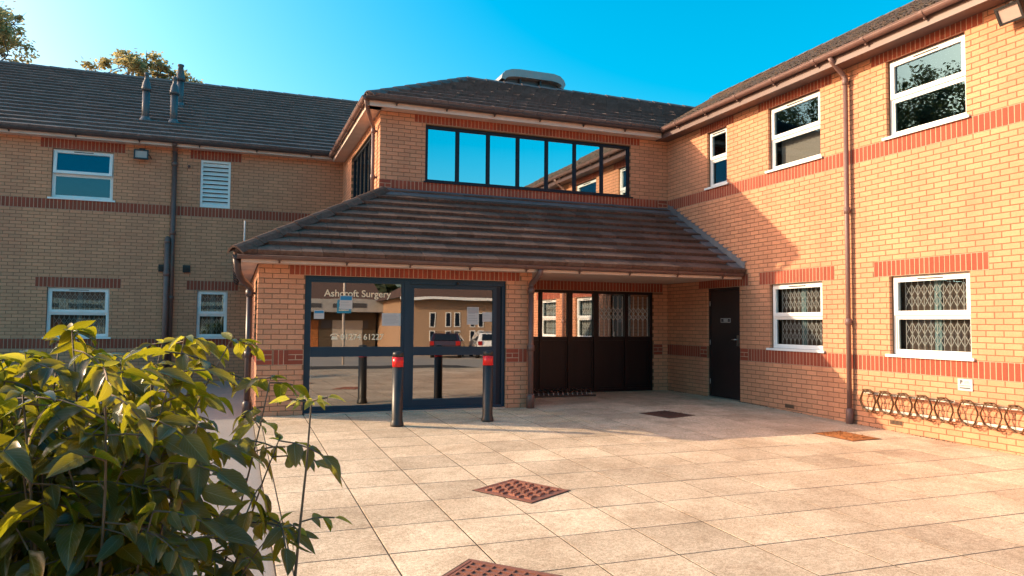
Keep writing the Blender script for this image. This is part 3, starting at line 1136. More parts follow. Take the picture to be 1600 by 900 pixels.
b = MB()
rn = random.Random(31)
for k in range(700):
    u = rn.uniform(.05, 9.5)
    if door[0] < u < door[1]: continue
    p = Vector((-abs(rn.gauss(0, .022)), -u, gz(-u) - .002)); q = rn.uniform(.006, .018)
    if math.sin(u * 5.1) + math.sin(u * 2.3 + 1) < rn.uniform(-.8, 1.2): continue
    o6 = [p + Vector((q, 0, 0)), p + Vector((0, q, 0)), p - Vector((q, 0, 0)), p - Vector((0, q, 0)), p + Vector((0, 0, q * .8))]
    b.tint = rn.random()
    for i in range(4): b.face([o6[i], o6[(i + 1) % 4], o6[4]])
tag(b.build('wall_base_moss', M['tile_moss'], None), 'thin line of dark moss and grit along the foot of the sunlit wall', 'moss', kind='stuff')

# =================================================================== MIDDLE BLOCK (plane Y = 0)
MBk = empty('middle_block', (-3, 0, 0), 'hipped middle block with a strip of seven blue reflecting panes above the lean-to roof', 'building')
strip = (-5.335, -.905, 4.05, 5.150)
screen = (-4.0, -.35, -.03, 2.07)
brick_wall(MBk, W_M, XM, 0.045, -.15, 5.40, [strip, screen], [(XM + .225, -.225, 3.825, 4.05), (-5.55, -.675, 5.175, 5.40), (-4.0, -.115, 2.07, 2.295)],
           [(XM, 3.825), (-.225, 3.825), (-.345, .75)], quota=(300, 150), vis=lambda x, y: y < 300 or x > 1022)
side_win = (-3.6, -.95, 3.9, 5.15)
brick_wall(MBk, W_MS, -5.1, 0.0, 0, 5.40, [side_win], [(-5.1, -.225, 3.825, 4.05)] if False else [], [], quota=(150, 0), vis=lambda x, y: y < 300)
# strip window
def metal_window(wing, W, a, c, e, g, n, mk, gl, y=.05, t=.05, mull=.045, name='window', sill=True, rdepth=2.5):
    b = MB()
    frame_boxes(b, a, c, e, g, t, y, y + .08)
    w = b.build(name, M[mk], wing, W)
    st = (c - a - 2 * t + mull) / n
    for k in range(1, n):
        x = a + t + k * st - mull
        m_ = MB(); m_.box(x, x + mull, y + .002, y + .078, e + t, g - t); m_.build('mullion', M[mk], w, W)
    for k in range(n):
        x0 = a + t + k * st
        q = MB()
        q.face([(x0, y + .03, e + t), (x0 + st - mull, y + .03, e + t), (x0 + st - mull, y + .03, g - t), (x0, y + .03, g - t)])
        q.build('pane', M[gl], w, W)
    for k in range(n):
        x0 = a + t + k * st
        q = MB()
        frame_boxes(q, x0, x0 + st - mull, e + t, g - t, .010, y + .018, y + .034)
        q.build('glazing_bead', M['navy' if mk == 'navy' else mk], w, W)
    if sill:
        s_ = MB(); s_.box(a - .03, c + .05, -.03, y + .02, e - .012, e + .012); s_.build('sill', M[mk], w, W)
    room(w, W, a, c, e, g, y + .1, rdepth)
    return w
metal_window(MBk, W_M, *strip, 7, 'navy', 'g_mirror', t=.055, mull=.062)
metal_window(MBk, W_MS, *side_win, 5, 'navy', 'g_win', t=.05, mull=.04)
# timber screen in the recess
def timber_screen():
    a, c, e, g = -3.99, -.352, .0, 2.068
    y = .04
    b = MB()
    frame_boxes(b, a, c, e, g, .06, y, y + .09)
    b.box(a + .06, c - .06, y + .003, y + .09, 1.05, 1.125)
    w = b.build('timber_screen', M['timber'], MBk, W_M)
    cols = [(-3.93, -3.45), (-3.40, -2.945), (-2.89, -2.325), (-2.225, -1.74), (-1.635, -1.02), (-.945, -.415)]
    edges = [-3.45, -3.40, -2.945, -2.89, -2.325, -2.225, -1.74, -1.635, -1.02, -.945]
    for i in range(0, len(edges), 2):
        m_ = MB(); m_.box(edges[i], edges[i + 1], y - .012, y + .085, e + .06, g - .06); m_.build('mullion', M['timber'], w, W_M)
    for k, (x0, x1) in enumerate(cols):
        p = MB(); p.box(x0 + .002, x1 - .002, y + .028, y + .06, e + .062, 1.048)
        pn = p.build('panel', M['timber'], w, W_M)
        t = MB(); frame_boxes(t, x0 + .004, x1 - .004, e + .064, 1.046, .035, y + .012, y + .028); t.build('panel_moulding', M['timber'], w, W_M)
        q = MB(); q.face([(x0, y + .04, 1.125), (x1, y + .04, 1.125), (x1, y + .04, g - .06), (x0, y + .04, g - .06)])
        q.build('pane', M['g_dark'], w, W_M)
        if k >= 2:
            lattice(w, W_M, x0 + .04, x1 - .04, 1.14, g - .1, y + (.09 if k < 4 else .022), .115, ((.40, .56), (.56, .72)) if k >= 4 else ((.3, .5), (.5, .7)), r=.0045)
    room(w, W_M, a, c, .3, 2.0, y + .12, 2.0)
timber_screen()
# eaves
f = MB()
f.box(-6.45, -.02, -.25, -.002, 5.325, 5.34)
f.box(-6.47, -.32, -.275, -.25, 5.315, 5.49)
f.build('fascia', M['fascia'], MBk, W_M)
f = MB()
f.box(-6.45, -6.202, -.25, 4.80, 5.325, 5.34)
f.box(-6.475, -6.45, -.275, 4.80, 5.315, 5.49)
f.build('fascia', M['fascia'], MBk)
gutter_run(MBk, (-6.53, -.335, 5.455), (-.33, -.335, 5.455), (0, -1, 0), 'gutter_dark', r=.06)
gutter_run(MBk, (-6.535, -.36, 5.455), (-6.535, 4.78, 5.455), (-1, 0, 0), 'gutter_pale', r=.06)
downpipe(MBk, -6.275, .30, 5.05, 3.55, (-1, 0, 0), 'gutter_pale', top=[(-6.275, .28, 5.08), (-6.45, -.12, 5.24), (-6.52, -.30, 5.42)], r=.034, collars=(5.0, 4.12))
KM = 2.66
zM = 5.47
WMR = frame_matrix((0, -.36, zM), (1, 0, 0), (0, CP_, SP_))
polyM = [(-6.5, 0), (-.33, 0), (-.33 + KM, KM / CP_), (-6.5 + KM, KM / CP_)]
rM = tile_roof(MBk, WMR, polyM, 'tile_dark', lip=.055, quota=300)
# hip end and rear slope
WMH = frame_matrix((-6.5, 0, zM), (0, -1, 0), (CP_, 0, SP_))
polyH = [(-(5.0), 0), (.36, 0), (.36 - KM, KM / CP_)]
tile_roof(MBk, WMH, polyH, 'tile_dark', individual=False)
zt = zM + KM * TP
b = MB(); b.face([(-6.5, 5.0, zM), (-6.5 + KM, 2.30, zt), (4.5, 2.30, zt), (4.5, 5.0, zM)]); b.build('roof', M['tile_dark'], MBk)
ridge_tiles(rM, (-6.5, -.36, zM + .055), (-6.5 + KM, -.36 + KM, zt + .055), 'tile_dark')
ridge_tiles(rM, (-6.5 + KM, -.36 + KM, zt + .05), (-.3 + KM, -.36 + KM, zt + .05), 'tile_dark', drop=.06)
# roof ventilator behind the ridge
def ventilator():
    v = empty('roof_ventilator', (-2.0, 3.1, 6.4), 'pale grey rounded metal ventilator cowl standing behind the middle roof ridge', 'roof vent')
    b = MB()
    b.box(-2.75, -1.3, 2.75, 3.75, 6.3, 7.12); b.build('curb', M['flue'], v)
    h = MB()
    prof = [(0, 0), (.02, .10), (.10, .19), (.26, .25), (.45, .27), (1.35, .27), (1.52, .23), (1.62, .14), (1.66, .04), (1.60, -.08)]
    x0, z0 = -2.90, 7.16
    outer = [(x0 + p[0] * 1.0, z0 + p[1]) for p in prof]
    y0, y1 = 2.55, 3.95
    n = len(outer)
    for (xa, za), (xb, zb) in zip(outer, outer[1:]):
        h.face([(xa, y0, za), (xb, y0, zb), (xb, y1, zb), (xa, y1, za)], True)
    inner = [(x0 + .10 + p[0] * .88, z0 - .02 + p[1] * .40) for p in prof]
    for yy in (y0, y1):
        for i in range(n - 1):
            h.face([(outer[i][0], yy, outer[i][1]), (outer[i + 1][0], yy, outer[i + 1][1]), (inner[i + 1][0], yy, inner[i + 1][1]), (inner[i][0], yy, inner[i][1])])
    for (xa, za), (xb, zb) in zip(inner, inner[1:]):
        h.face([(xa, y0 + .01, za), (xa, y1, za), (xb, y1, zb), (xb, y0 + .01, zb)], True)
    h.build('cowl', M['hood'], v)
    i = MB(); i.box(-2.72, -1.33, 2.72, 2.75, 7.10, 7.30); i.build('louvre_panel', M['flue'], v)
    for xx in (-2.42, -1.9):
        i = MB(); i.box(xx, xx + .035, 2.60, 2.72, 7.06, 7.32); i.build('bracket', M['blackpl'], v)
ventilator()

# =================================================================== ENTRANCE PORCH (plane Y = -2.13)
P = empty('entrance_porch', (-6, -1, 0), 'single-storey entrance porch with dark lean-to tiled roof and glazed blue-grey doors', 'building')
ent = (-7.665, -4.455, -.03, 2.085)
brick_wall(P, W_P, XP, -4.0, -.075, 2.25, [ent], [(XP + .240, -7.875, .75, .975), (-4.225, -4.0, .75, .975), (-7.89, -4.215, 2.085, 2.285)],
           [(XP + .0, .75), (-7.89, .75), (-4.45, .75)], quota=(300, 150), vis=lambda x, y: not (x < 470 and y > 560), phase=.085)
psw = (.35, 1.75, .98, 2.05)
brick_wall(P, W_PS, -5.1, 2.13, -.075, 2.25, [psw], [(-5.1, 2.13, .75, .975)], [], quota=(60, 20), vis=lambda x, y: x < 410)
brick_wall(P, W_PE, -2.13, 0.0, -.075, 2.25, [], [(-2.13, 0, .75, .975)], [], quota=(0, 0))
metal_window(P, W_PS, *psw, 2, 'navy', 'g_win', rdepth=.12) if False else None
b = MB(); frame_boxes(b, *psw, .05, .05, .11); sw = b.build('window', M['teal'], P, W_PS)
q = MB(); q.face([(psw[0] + .05, .08, psw[2] + .05), (psw[1] - .05, .08, psw[2] + .05), (psw[1] - .05, .08, psw[3] - .05), (psw[0] + .05, .08, psw[3] - .05)]); q.build('pane', M['g_win'], sw, W_PS)
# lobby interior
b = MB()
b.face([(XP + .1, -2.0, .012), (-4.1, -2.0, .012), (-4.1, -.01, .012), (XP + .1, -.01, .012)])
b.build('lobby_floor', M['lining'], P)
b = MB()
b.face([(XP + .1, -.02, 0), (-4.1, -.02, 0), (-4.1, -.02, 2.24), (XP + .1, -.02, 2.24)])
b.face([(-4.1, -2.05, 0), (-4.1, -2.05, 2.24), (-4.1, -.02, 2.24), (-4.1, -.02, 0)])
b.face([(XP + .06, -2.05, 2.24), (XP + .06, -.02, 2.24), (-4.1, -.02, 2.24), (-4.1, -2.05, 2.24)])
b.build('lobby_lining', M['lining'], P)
b = MB()
b.box(-7.4, -6.6, -.5, -.04, .0, 1.1); b.box(-5.6, -4.9, -.35, -.04, .0, 1.9)
b.build('lobby_cupboard', M['timber'], P)
def entrance():
    a, c, e, g = ent[0] + .002, ent[1] - .002, .0, 2.083
    y = .06
    b = MB()
    frame_boxes(b, a, c, e + .0, g, .055, y, y + .10)
    b.box(-6.145, -6.05, y + .004, y + .10, .056, g - .056)
    w = b.build('entrance_screen', M['teal'], P, W_P)
    # fixed light
    f = MB()
    frame_boxes(f, a + .056, -6.147, .02, g - .057, .04, y + .012, y + .07)
    f.box(a + .097, -6.188, y + .010, y + .075, .855, 1.005)
    f.box(a + .097, -6.188, y + .011, y + .074, .061, .11)
    fl = f.build('fixed_light', M['teal'], w, W_P)
    def pane(x0, x1, z0, z1, par, yy):
        q = MB(); q.face([(x0, yy, z0), (x1, yy, z0), (x1, yy, z1), (x0, yy, z1)]); return q.build('pane', M['g_door'], w, W_P)
    pane(a + .096, -6.187, 1.005, g - .097, fl, y + .04)
    pane(a + .096, -6.187, .11, .855, fl, y + .04)
    # sliding leaf
    f = MB()
    x0, x1 = -6.048, -4.60
    frame_boxes(f, x0, x1, .03, 1.99, .062, y + .02, y + .075)
    f.box(x0 + .062, x1 - .062, y + .018, y + .077, .868, 1.002)
    f.box(x0 + .062, x1 - .062, y + .019, y + .076, .092, .175)
    f.build('door_leaf', M['teal'], w, W_P)
    pane(x0 + .062, x1 - .062, 1.0, 1.93, None, y + .045)
    pane(x0 + .062, x1 - .062, .175, .87, None, y + .045)
    h = MB(); h.box(x0, c - .056, y - .012, y + .10, 1.992, g - .056); h.build('head_box', M['teal'], w, W_P)
    j = MB(); j.box(x1 + .004, c - .056, y + .03, y + .09, .03, 1.99); j.build('side_panel', M['navy'], w, W_P)
    t = MB(); t.box(a + .02, c - .02, -.05, y + .11, -.012, .022); t.build('threshold', M['steel'], w, W_P)
    s = MB(); s.lathe([(.02, 0), (.024, .02), (.012, .04)], (-5.28, y - .035, 2.0), 10); s.build('door_sensor', M['blackpl'], w, W_P)
    # vinyl lettering on the glass
    def text(body, x, z, size, name='lettering', mk='gold'):
        o = bpy.data.objects.new(name, text_mesh(body, size, M[mk], .0016))
        put(o, w, W_P @ Matrix.Translation((x, y + .037, z)) @ Matrix.Rotation(PI / 2, 4, 'X'))
        return o
    text('Ashcroft Surgery', -7.375, 1.775, .148)
    text('01274 61227', -7.12, 1.115, .125)
    # telephone symbol
    k = MB()
    yy = y + .0375
    cx, cz = -7.21, 1.15
    for pts in ([(-.05, -.035), (.05, -.035), (.035, .015), (-.035, .015)],):
        k.face([(cx + p, yy, cz + q) for p, q in pts])
    arc = [(math.cos(t_) * .065, math.sin(t_) * .04 + .02) for t_ in [PI * i / 8 for i in range(9)]]
    for (p, q), (p2, q2) in zip(arc, arc[1:]):
        k.face([(cx + p, yy, cz + q), (cx + p * .75, yy, cz + .005 + q * .7), (cx + p2 * .75, yy, cz + .005 + q2 * .7), (cx + p2, yy, cz + q2)])
    k.build('telephone_symbol', M['gold'], w, W_P)
    return y
YE = entrance()
def notice(name, W, x0, x1, z0, z1, y, label, lines, head=None, cat='notice', group='paper notices on the glass', bg_='paper'):
    b = MB(); b.box(x0, x1, y - .002, y, z0, z1)
    o = b.build(name, M[bg_], None, W)
    tag(o, label, cat, group)
    t = MB()
    n = lines
    rr = random.Random(int(abs(x0) * 1000))
    for k in range(n):
        z = z1 - (z1 - z0) * (k + 1.6) / (n + 2)
        t.box(x0 + (x1 - x0) * .1, x0 + (x1 - x0) * rr.uniform(.6, .9), y - .0028, y - .0021, z, z + (z1 - z0) * .035)
    if n: t.build('printed_line', M['greyink'], o, W)
    if head:
        h = MB(); h.box(x0 + .008, x1 - .008, y - .0029, y - .0021, z1 - (z1 - z0) * .34, z1 - .008); h.build('header', M[head], o, W)
    return o
yp = YE + .036
notice('notice', W_P, -6.49, -6.19, 1.33, 1.53, yp, 'wide white notice with blue printing at the edge of the fixed light', 7, None)
notice('notice', W_P, -5.10, -4.90, 1.36, 1.645, yp + .006, 'tall two-part notice taped to the sliding door glass', 5, 'greyink')
notice('notice', W_P, -4.835, -4.67, 1.41, 1.565, yp + .006, 'small white card at the corner of the sliding door glass', 2, None)
notice('notice', W_P, -7.14, -6.95, 1.585, 1.79, yp, 'blue and white painted reflection of the lamp column sign under the gold lettering', 3, 'blue')  # flat panel painting the blue street sign's reflection onto the pane
notice('notice', W_P, -7.52, -7.37, 1.43, 1.56, yp, 'small pale blue sticker low at the pane edge below the gold lettering', 2, 'blue')
b = MB(); b.box(-7.53, -7.30, .12, .18, .11, .26); o = b.build('letter_tray', M['white'], None, W_P); tag(o, 'white box lying inside behind the lower fixed pane', 'box')

# porch eaves and roof
f = MB()
f.box(-8.545, -.006, -2.45, -2.145, 2.228, 2.240)
f.box(-8.57, -.02, -2.475, -2.45, 2.222, 2.345)
f.box(-8.545, -8.345, -2.145, 5.0, 2.228, 2.240)
f.box(-8.57, -8.545, -2.45, 5.0, 2.222, 2.345)
f.box(-3.995, -.006, -2.144, -.06, 2.246, 2.26)
f.build('fascia', M['fascia'], P)
gutter_run(P, (-8.63, -2.54, 2.315), (-.05, -2.54, 2.315), (0, -1, 0), 'gutter', r=.055)
gutter_run(P, (-8.635, -2.565, 2.315), (-8.635, 5.0, 2.315), (-1, 0, 0), 'gutter_dark', r=.055)
downpipe(P, -4.06, -2.235, 2.02, -.01, (0, -1, 0), 'gutter', top=[(-4.06, -2.235, 2.04), (-4.02, -2.50, 2.17), (-4.02, -2.54, 2.27)], r=.046, collars=(1.93, .98), shoe=True)
downpipe(P, -8.44, -1.95, 1.86, -.02, (-1, 0, 0), 'gutter_dark', top=[(-8.44, -1.95, 1.9), (-8.60, -2.2, 2.02), (-8.635, -2.38, 2.28)], r=.046, collars=(1.8, .9), shoe=True)
C30, S30 = math.cos(math.radians(30)), math.sin(math.radians(30))
zP = 2.335
WPR = frame_matrix((0, -2.58, zP), (1, 0, 0), (0, C30, S30))
KP = 2.56
polyP = [(-8.66, 0), (-.02, 0), (-.02, KP / C30), (-8.66 + KP, KP / C30)]
rP = tile_roof(P, WPR, polyP, 'tile', lip=.056, quota=300)
WPL = frame_matrix((-8.66, 0, zP), (0, -1, 0), (C30, 0, S30))
polyL_ = [(-5.08, 0), (2.58, 0), (2.58 - 2.44, 2.44 / C30), (-5.08, 2.44 / C30)]
tile_roof(P, WPL, polyL_, 'tile', individual=False)
ridge_tiles(rP, (-8.68, -2.60, zP + .07), (-6.14, -.06, zP + .07 + 2.54 * math.tan(PI / 6)), 'tile', L=.42, w=.15, drop=.085)
# lead flashing
b = MB()
zt_ = zP + 2.56 * math.tan(PI / 6)
def rp(y, up): return (zP + (y + 2.58) * math.tan(PI / 6) + up)
xs_ = [-6.12 + (6.1) * k / 24 for k in range(25)]
rr = random.Random(9)
for k in range(24):
    a0, a1 = xs_[k], xs_[k + 1]
    w0 = rr.uniform(-.006, .006)
    b.face([(a0, -.24, rp(-.24, .045)), (a1, -.24, rp(-.24, .045)), (a1, -.015, rp(-.015, .06)), (a0, -.015, rp(-.015, .06))])
    b.face([(a0, -.015, rp(-.015, .06)), (a1, -.015, rp(-.015, .06)), (a1, -.006, 3.835), (a0, -.006, 3.835)])
    b.face([(a0, -.24, rp(-.24, .01)), (a1, -.24, rp(-.24, .01)), (a1, -.24, rp(-.24, .045)), (a0, -.24, rp(-.24, .045))])
b.build('lead_flashing', M['lead'], P)
b = MB()
# strip on the tiles and a stepped skirt let into the brick courses of the sunlit wing
b.face([(-.24, -2.56, rp(-2.56, .05)), (-.03, -2.56, rp(-2.56, .055)), (-.03, -.05, rp(-.05, .055)), (-.24, -.05, rp(-.05, .05))])
b.face([(-.03, -2.56, rp(-2.56, .055)), (-.008, -2.56, rp(-2.56, .16)), (-.008, -.05, rp(-.05, .16)), (-.03, -.05, rp(-.05, .055))])
b.face([(-.24, -2.56, rp(-2.56, .01)), (-.24, -.05, rp(-.05, .01)), (-.24, -.05, rp(-.05, .05)), (-.24, -2.56, rp(-2.56, .05))])
z = 2.475
while z < 3.83:
    yb = -2.58 + (z - zP - .08) / math.tan(PI / 6)
    b.face([(-.0075, yb - .01, z + .0), (-.0075, yb + .13, z + .075 - .0), (-.0075, yb - .145, z + .072)])
    b.face([(-.0075, yb - .02, z - .07), (-.0075, yb + .15, z + .03), (-.0075, yb + .10, z + .07), (-.0075, yb - .03, z + .02)])
    z += .075
b.build('lead_flashing', M['lead'], P)
b = MB(); b.tube([(-8.5, 2.0, 2.4), (-8.5, 2.0, 3.38)], .016, 8); b.tube([(-8.5, 2.0, 2.3), (-8.5, 2.0, 2.4)], .03, 8); b.build('vent_pole', M['pole'], P)

# =================================================================== SHADED WING (plane Y = 5.1)
L = empty('rear_wing', (-12, 8, 0), 'long two-storey wing in shade with dark tiled roof and flue pipes', 'building')
X0 = -24.0
lw = [(-12.50, -11.29, 4.05, 5.175), (-12.50, -11.285, .975, 2.10), (-9.48, -8.815, .975, 2.10), (-17.0, -15.785, 4.05, 5.175), (-17.0, -15.785, .975, 2.10)]
louv = (-9.48, -8.815, 4.05, 5.175)
ls = [(X0, XM, .75, .975), (X0, XM, 3.825, 4.05)]
for u in (-12.5, -17.0):
    ls += [(u - .225, u + 1.44, 2.10, 2.325), (u - .225, u + 1.44, 5.175, 5.40)]
ls += [(-9.705, -8.58, 2.10, 2.325), (-9.705, -8.58, 5.175, 5.40)]
brick_wall(L, W_L, X0, XM, -.15, 5.475, lw + [louv], ls, [], quota=(300, 200), vis=lambda x, y: y < 470 and x < 360, phase=.03)
upvc_window(L, W_L, *lw[0], opened=math.radians(7))
upvc_window(L, W_L, *lw[1], inside=in_grille(W_L))
upvc_window(L, W_L, *lw[2], inside=in_grille(W_L), vent=False)
upvc_window(L, W_L, *lw[3])
upvc_window(L, W_L, *lw[4], inside=in_grille(W_L))
# louvre
b = MB()
frame_boxes(b, louv[0] + .004, louv[1] - .004, louv[2] + .004, louv[3] - .006, .05, .03, .10)
lv = b.build('louvre', M['white'], L, W_L)
for k in range(10):
    z = louv[2] + .07 + k * .102
    s = MB()
    s.face([(louv[0] + .054, .035, z), (louv[1] - .054, .035, z), (louv[1] - .054, .095, z + .075), (louv[0] + .054, .095, z + .075)])
    s.face([(louv[0] + .054, .035, z), (louv[0] + .054, .035, z - .014), (louv[1] - .054, .035, z - .014), (louv[1] - .054, .035, z)])
    s.face([(louv[0] + .054, .035, z - .014), (louv[0] + .054, .095, z + .06), (louv[1] - .054, .095, z + .06), (louv[1] - .054, .035, z - .014)])
    s.build('slat', M['white'], lv, W_L)
room(lv, W_L, louv[0], louv[1], louv[2] + .3, louv[3] - .12, .11, .3)
f = MB()
f.box(X0, -6.22, -.25, -.002, 5.385, 5.40)
f.box(X0, -6.50, -.275, -.25, 5.375, 5.50)
f.build('fascia', M['fascia'], L, W_L)
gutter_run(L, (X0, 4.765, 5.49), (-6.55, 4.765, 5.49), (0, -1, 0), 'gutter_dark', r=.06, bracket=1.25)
zL = 5.50
WLR = frame_matrix((0, 4.74, zL), (1, 0, 0), (0, CP_, SP_))
KL = 5.4
polyLr = [(X0, 0), (2, 0), (2, KL / CP_), (X0, KL / CP_)]
rL = tile_roof(L, WLR, polyLr, 'tile_dark', lip=.055, quota=300)
zl2 = zL + KL * TP
b = MB(); b.face([(X0, 4.74 + 2 * KL, zL), (X0, 4.74 + KL, zl2), (2, 4.74 + KL, zl2), (2, 4.74 + 2 * KL, zL)]); b.build('roof', M['tile_dark'], L)
ridge_tiles(rL, (X0, 4.74 + KL, zl2 + .05), (2, 4.74 + KL, zl2 + .05), 'tile_dark')
b = MB()
b.face([(X0, 14.9, -.2), (2, 14.9, -.2), (2, 14.9, 5.5), (X0, 14.9, 5.5)])
b.face([(X0, 5.16, -.2), (X0, 14.9, -.2), (X0, 14.9, 5.5), (X0, 4.74 + KL, zl2 - .1), (X0, 5.16, 5.5)])
b.build('outer_wall', M['buff'], L)
downpipe(L, -10.03, 5.02, 5.30, -.02, (0, -1, 0), 'gutter', top=[(-10.03, 5.02, 5.32), (-10.03, 4.9, 5.38), (-10.03, 4.765, 5.45)], r=.055, collars=(5.0, 3.4, 1.9), shoe=False)
downpipe(L, -10.13, 4.93, 3.17, -.02, (0, -1, 0), 'gutter_pale', r=.055, collars=(2.45, .9), top=[(-10.13, 4.93, 3.2), (-10.13, 5.0, 3.26), (-10.13, 5.06, 3.26)])
for x in (-10.31, -9.80):
    b = MB(); b.box(x, x + .16, -.03, .02, 2.5, 2.67); v = b.build('wall_vent', M['blackpl'], L, W_L)
    for k in range(4):
        b = MB(); b.face([(x + .012, -.034, 2.515 + k * .037), (x + .148, -.034, 2.515 + k * .037), (x + .148, -.052, 2.5 + k * .037), (x + .012, -.052, 2.5 + k * .037)]); b.build('vent_louvre', M['blackpl'], v, W_L)
b = MB(); b.tube([(-9.73, -.002, 4.98), (-9.73, -.07, 4.97), (-9.73, -.08, 4.92)], .012, 6); b.lathe([(.02, 0), (.035, .03), (.02, .06)], (-9.73, -.05, 4.95), 8); b.build('wall_fitting', M['gutter'], L, W_L)
# flues through the roof
def flue(x, y, h, lab, s=1.0, kind=0):
    z = zL + (y - 4.74) * TP
    o = empty('flue_pipe', (x, y, z), lab, 'flue', 'flue pipes on the shaded wing roof')
    b = MB()
    r = .085 * s
    b.lathe([(r, -.15), (r, h)], (x, y, z), 14)
    b.build('pipe', M['flue'], o)
    c = MB()
    if kind == 0:
        c.lathe([(r * 1.28, h - .01), (r * 1.30, h + .06), (r * 1.22, h + .08), (r * .95, h + .20), (r * .55, h + .27), (r * .5, h + .36), (r * .6, h + .37), (r * .6, h + .43), (r * .3, h + .45)], (x, y, z), 14)
    else:
        c.lathe([(r * 1.3, h - .04), (r * 1.32, h + .04), (r * .72, h + .34), (r * .95, h + .36), (r * .95, h + .40), (r * .3, h + .42)], (x, y, z), 14)
    c.build('cowl', M['flue'], o)
    s_ = MB(); s_.lathe([(r * 1.9, -.06), (r * 1.5, .03), (r * 1.05, .10)], (x, y, z), 14); s_.build('collar', M['lead'], o)
flue(-10.78, 6.0, .74, 'grey flue pipe with bottle-shaped cowl beside the open roof, first of the pair')
flue(-10.16, 6.0, .72, 'grey flue pipe with bottle-shaped cowl in front of the tall dark flue')
flue(-10.15, 7.6, .72, 'tall dark flue with tapered cap rising above the roof ridge', 1.0, 1)

# =================================================================== THINGS ON THE WALLS AND THE PAVING
def floodlight(W, label, rot):
    o = bpy.data.objects.new('floodlight', None)
    put(o, None, W); tag(o, label, 'floodlight', 'floodlights on the walls')
    T = W @ Matrix.Translation((0, -.16, 0)) @ Matrix.Rotation(rot, 4, 'X')
    b = MB()
    p0 = [(-.12, -.09), (.12, -.09), (.12, .09), (-.12, .09)]
    p1 = [(-.15, -.11), (.15, -.11), (.15, .11), (-.15, .11)]
    b.face([(x, .08, z) for x, z in reversed(p0)])
    for i in range(4):
        j = (i + 1) % 4
        b.face([(p0[i][0], .08, p0[i][1]), (p0[j][0], .08, p0[j][1]), (p1[j][0], -.02, p1[j][1]), (p1[i][0], -.02, p1[i][1])])
    frame_boxes(b, -.15, .15, -.11, .11, .028, -.045, -.02)
    b.build('housing', M['blackpl'], o, T)
    q = MB(); q.face([(-.122, -.03, -.082), (.122, -.03, -.082), (.122, -.03, .082), (-.122, -.03, .082)]); q.build('lens', M['lens'], o, T)
    a = MB(); a.tube([(0, .0, .10), (0, -.10, .13), (0, -.16, .115)], .022, 6); a.box(-.06, .06, -.02, -.0, .07, .18); a.build('bracket', M['blackpl'], o, W)
    c = MB(); c.tube([(.15, -.15, .02), (.19, -.1, -.03), (.2, -.01, -.06)], .008, 5); c.build('cable', M['blackpl'], o, W)
floodlight(W_L @ Matrix.Translation((-10.72, 0, 5.14)), 'small black floodlight on the shaded wall beside the downpipe', math.radians(-6))
floodlight(W_R @ Matrix.Translation((7.6, 0, 5.1)), 'black floodlight with pinkish lens under the eaves of the sunlit wall', math.radians(28))

b = MB(); b.box(6.70, 6.90, -.012, -.001, .585, .735)
sg = b.build('parking_sign', M['paper'], None, W_R)
tag(sg, 'small white sign with letter P screwed above the bicycle racks', 'sign')
def wtext(body, W, x, y, z, size, par, mk, name='lettering'):
    o = bpy.data.objects.new(name, text_mesh(body, size, M[mk], .004))
    return put(o, par, W @ Matrix.Translation((x, y, z)) @ Matrix.Rotation(PI / 2, 4, 'X'))
wtext('P', W_R, 6.733, -.0125, .672, .062, sg, 'ink')
b = MB()
for cx in (6.805, 6.845):
    b.tube([(cx + .013 * math.cos(t * PI / 5), -.013, .688 + .013 * math.sin(t * PI / 5)) for t in range(10)], .0018, 4, closed=True)
b.tube([(6.805, -.013, .688), (6.817, -.013, .708), (6.838, -.013, .708), (6.845, -.013, .688)], .0018, 4)
b.build('bicycle_symbol', M['greyink'], sg, W_R)
b = MB(); b.box(6.725, 6.875, -.0135, -.012, .647, .652); b.box(6.728, 6.872, -.0135, -.012, .612, .626); b.build('printed_line', M['ink'], sg, W_R)
b = MB(); b.box(1.775, 2.065, .040, .049, 1.435, 1.515)
ds = b.build('door_sign', M['ink'], None, W_R); tag(ds, 'small framed sign with pale border on the dark brown door', 'sign')
b = MB(); frame_boxes(b, 1.775, 2.065, 1.435, 1.515, .008, .0385, .041)
b.box(1.86, 1.99, .0385, .0395, 1.487, 1.497); b.box(1.86, 1.985, .0385, .0395, 1.470, 1.480); b.box(1.865, 1.985, .0385, .0395, 1.453, 1.463)
b.lathe([(.018, 0), (.018, .001)], (0, 0, 0), 10) if False else None
b.build('printed_line', M['paper'], ds, W_R)

# bollards
def bollard(x, y, label):
    z = gz(y)
    o = empty('bollard', (x, y, z), label, 'bollard', 'black bollards before the entrance')
    b = MB(); b.lathe([(.088, 0), (.092, .012), (.092, .03), (.078, .075), (.074, .09), (.074, .805)], (x, y, z), 24); b.build('post', M['blackpl'], o)
    b = MB(); b.lathe([(.0755, .805), (.0755, .94)], (x, y, z), 24); b.build('reflective_band', M['redband'], o)
    b = MB(); b.lathe([(.074, .94), (.074, .985), (.07, 1.0), (.058, 1.008), (.03, 1.012)], (x, y, z), 24); b.build('cap', M['blackpl'], o)
bollard(-6.535, -3.50, 'black bollard with red band standing half in sun, its side lit')
bollard(-5.20, -3.40, 'black bollard with red band in the shade before the sliding door')

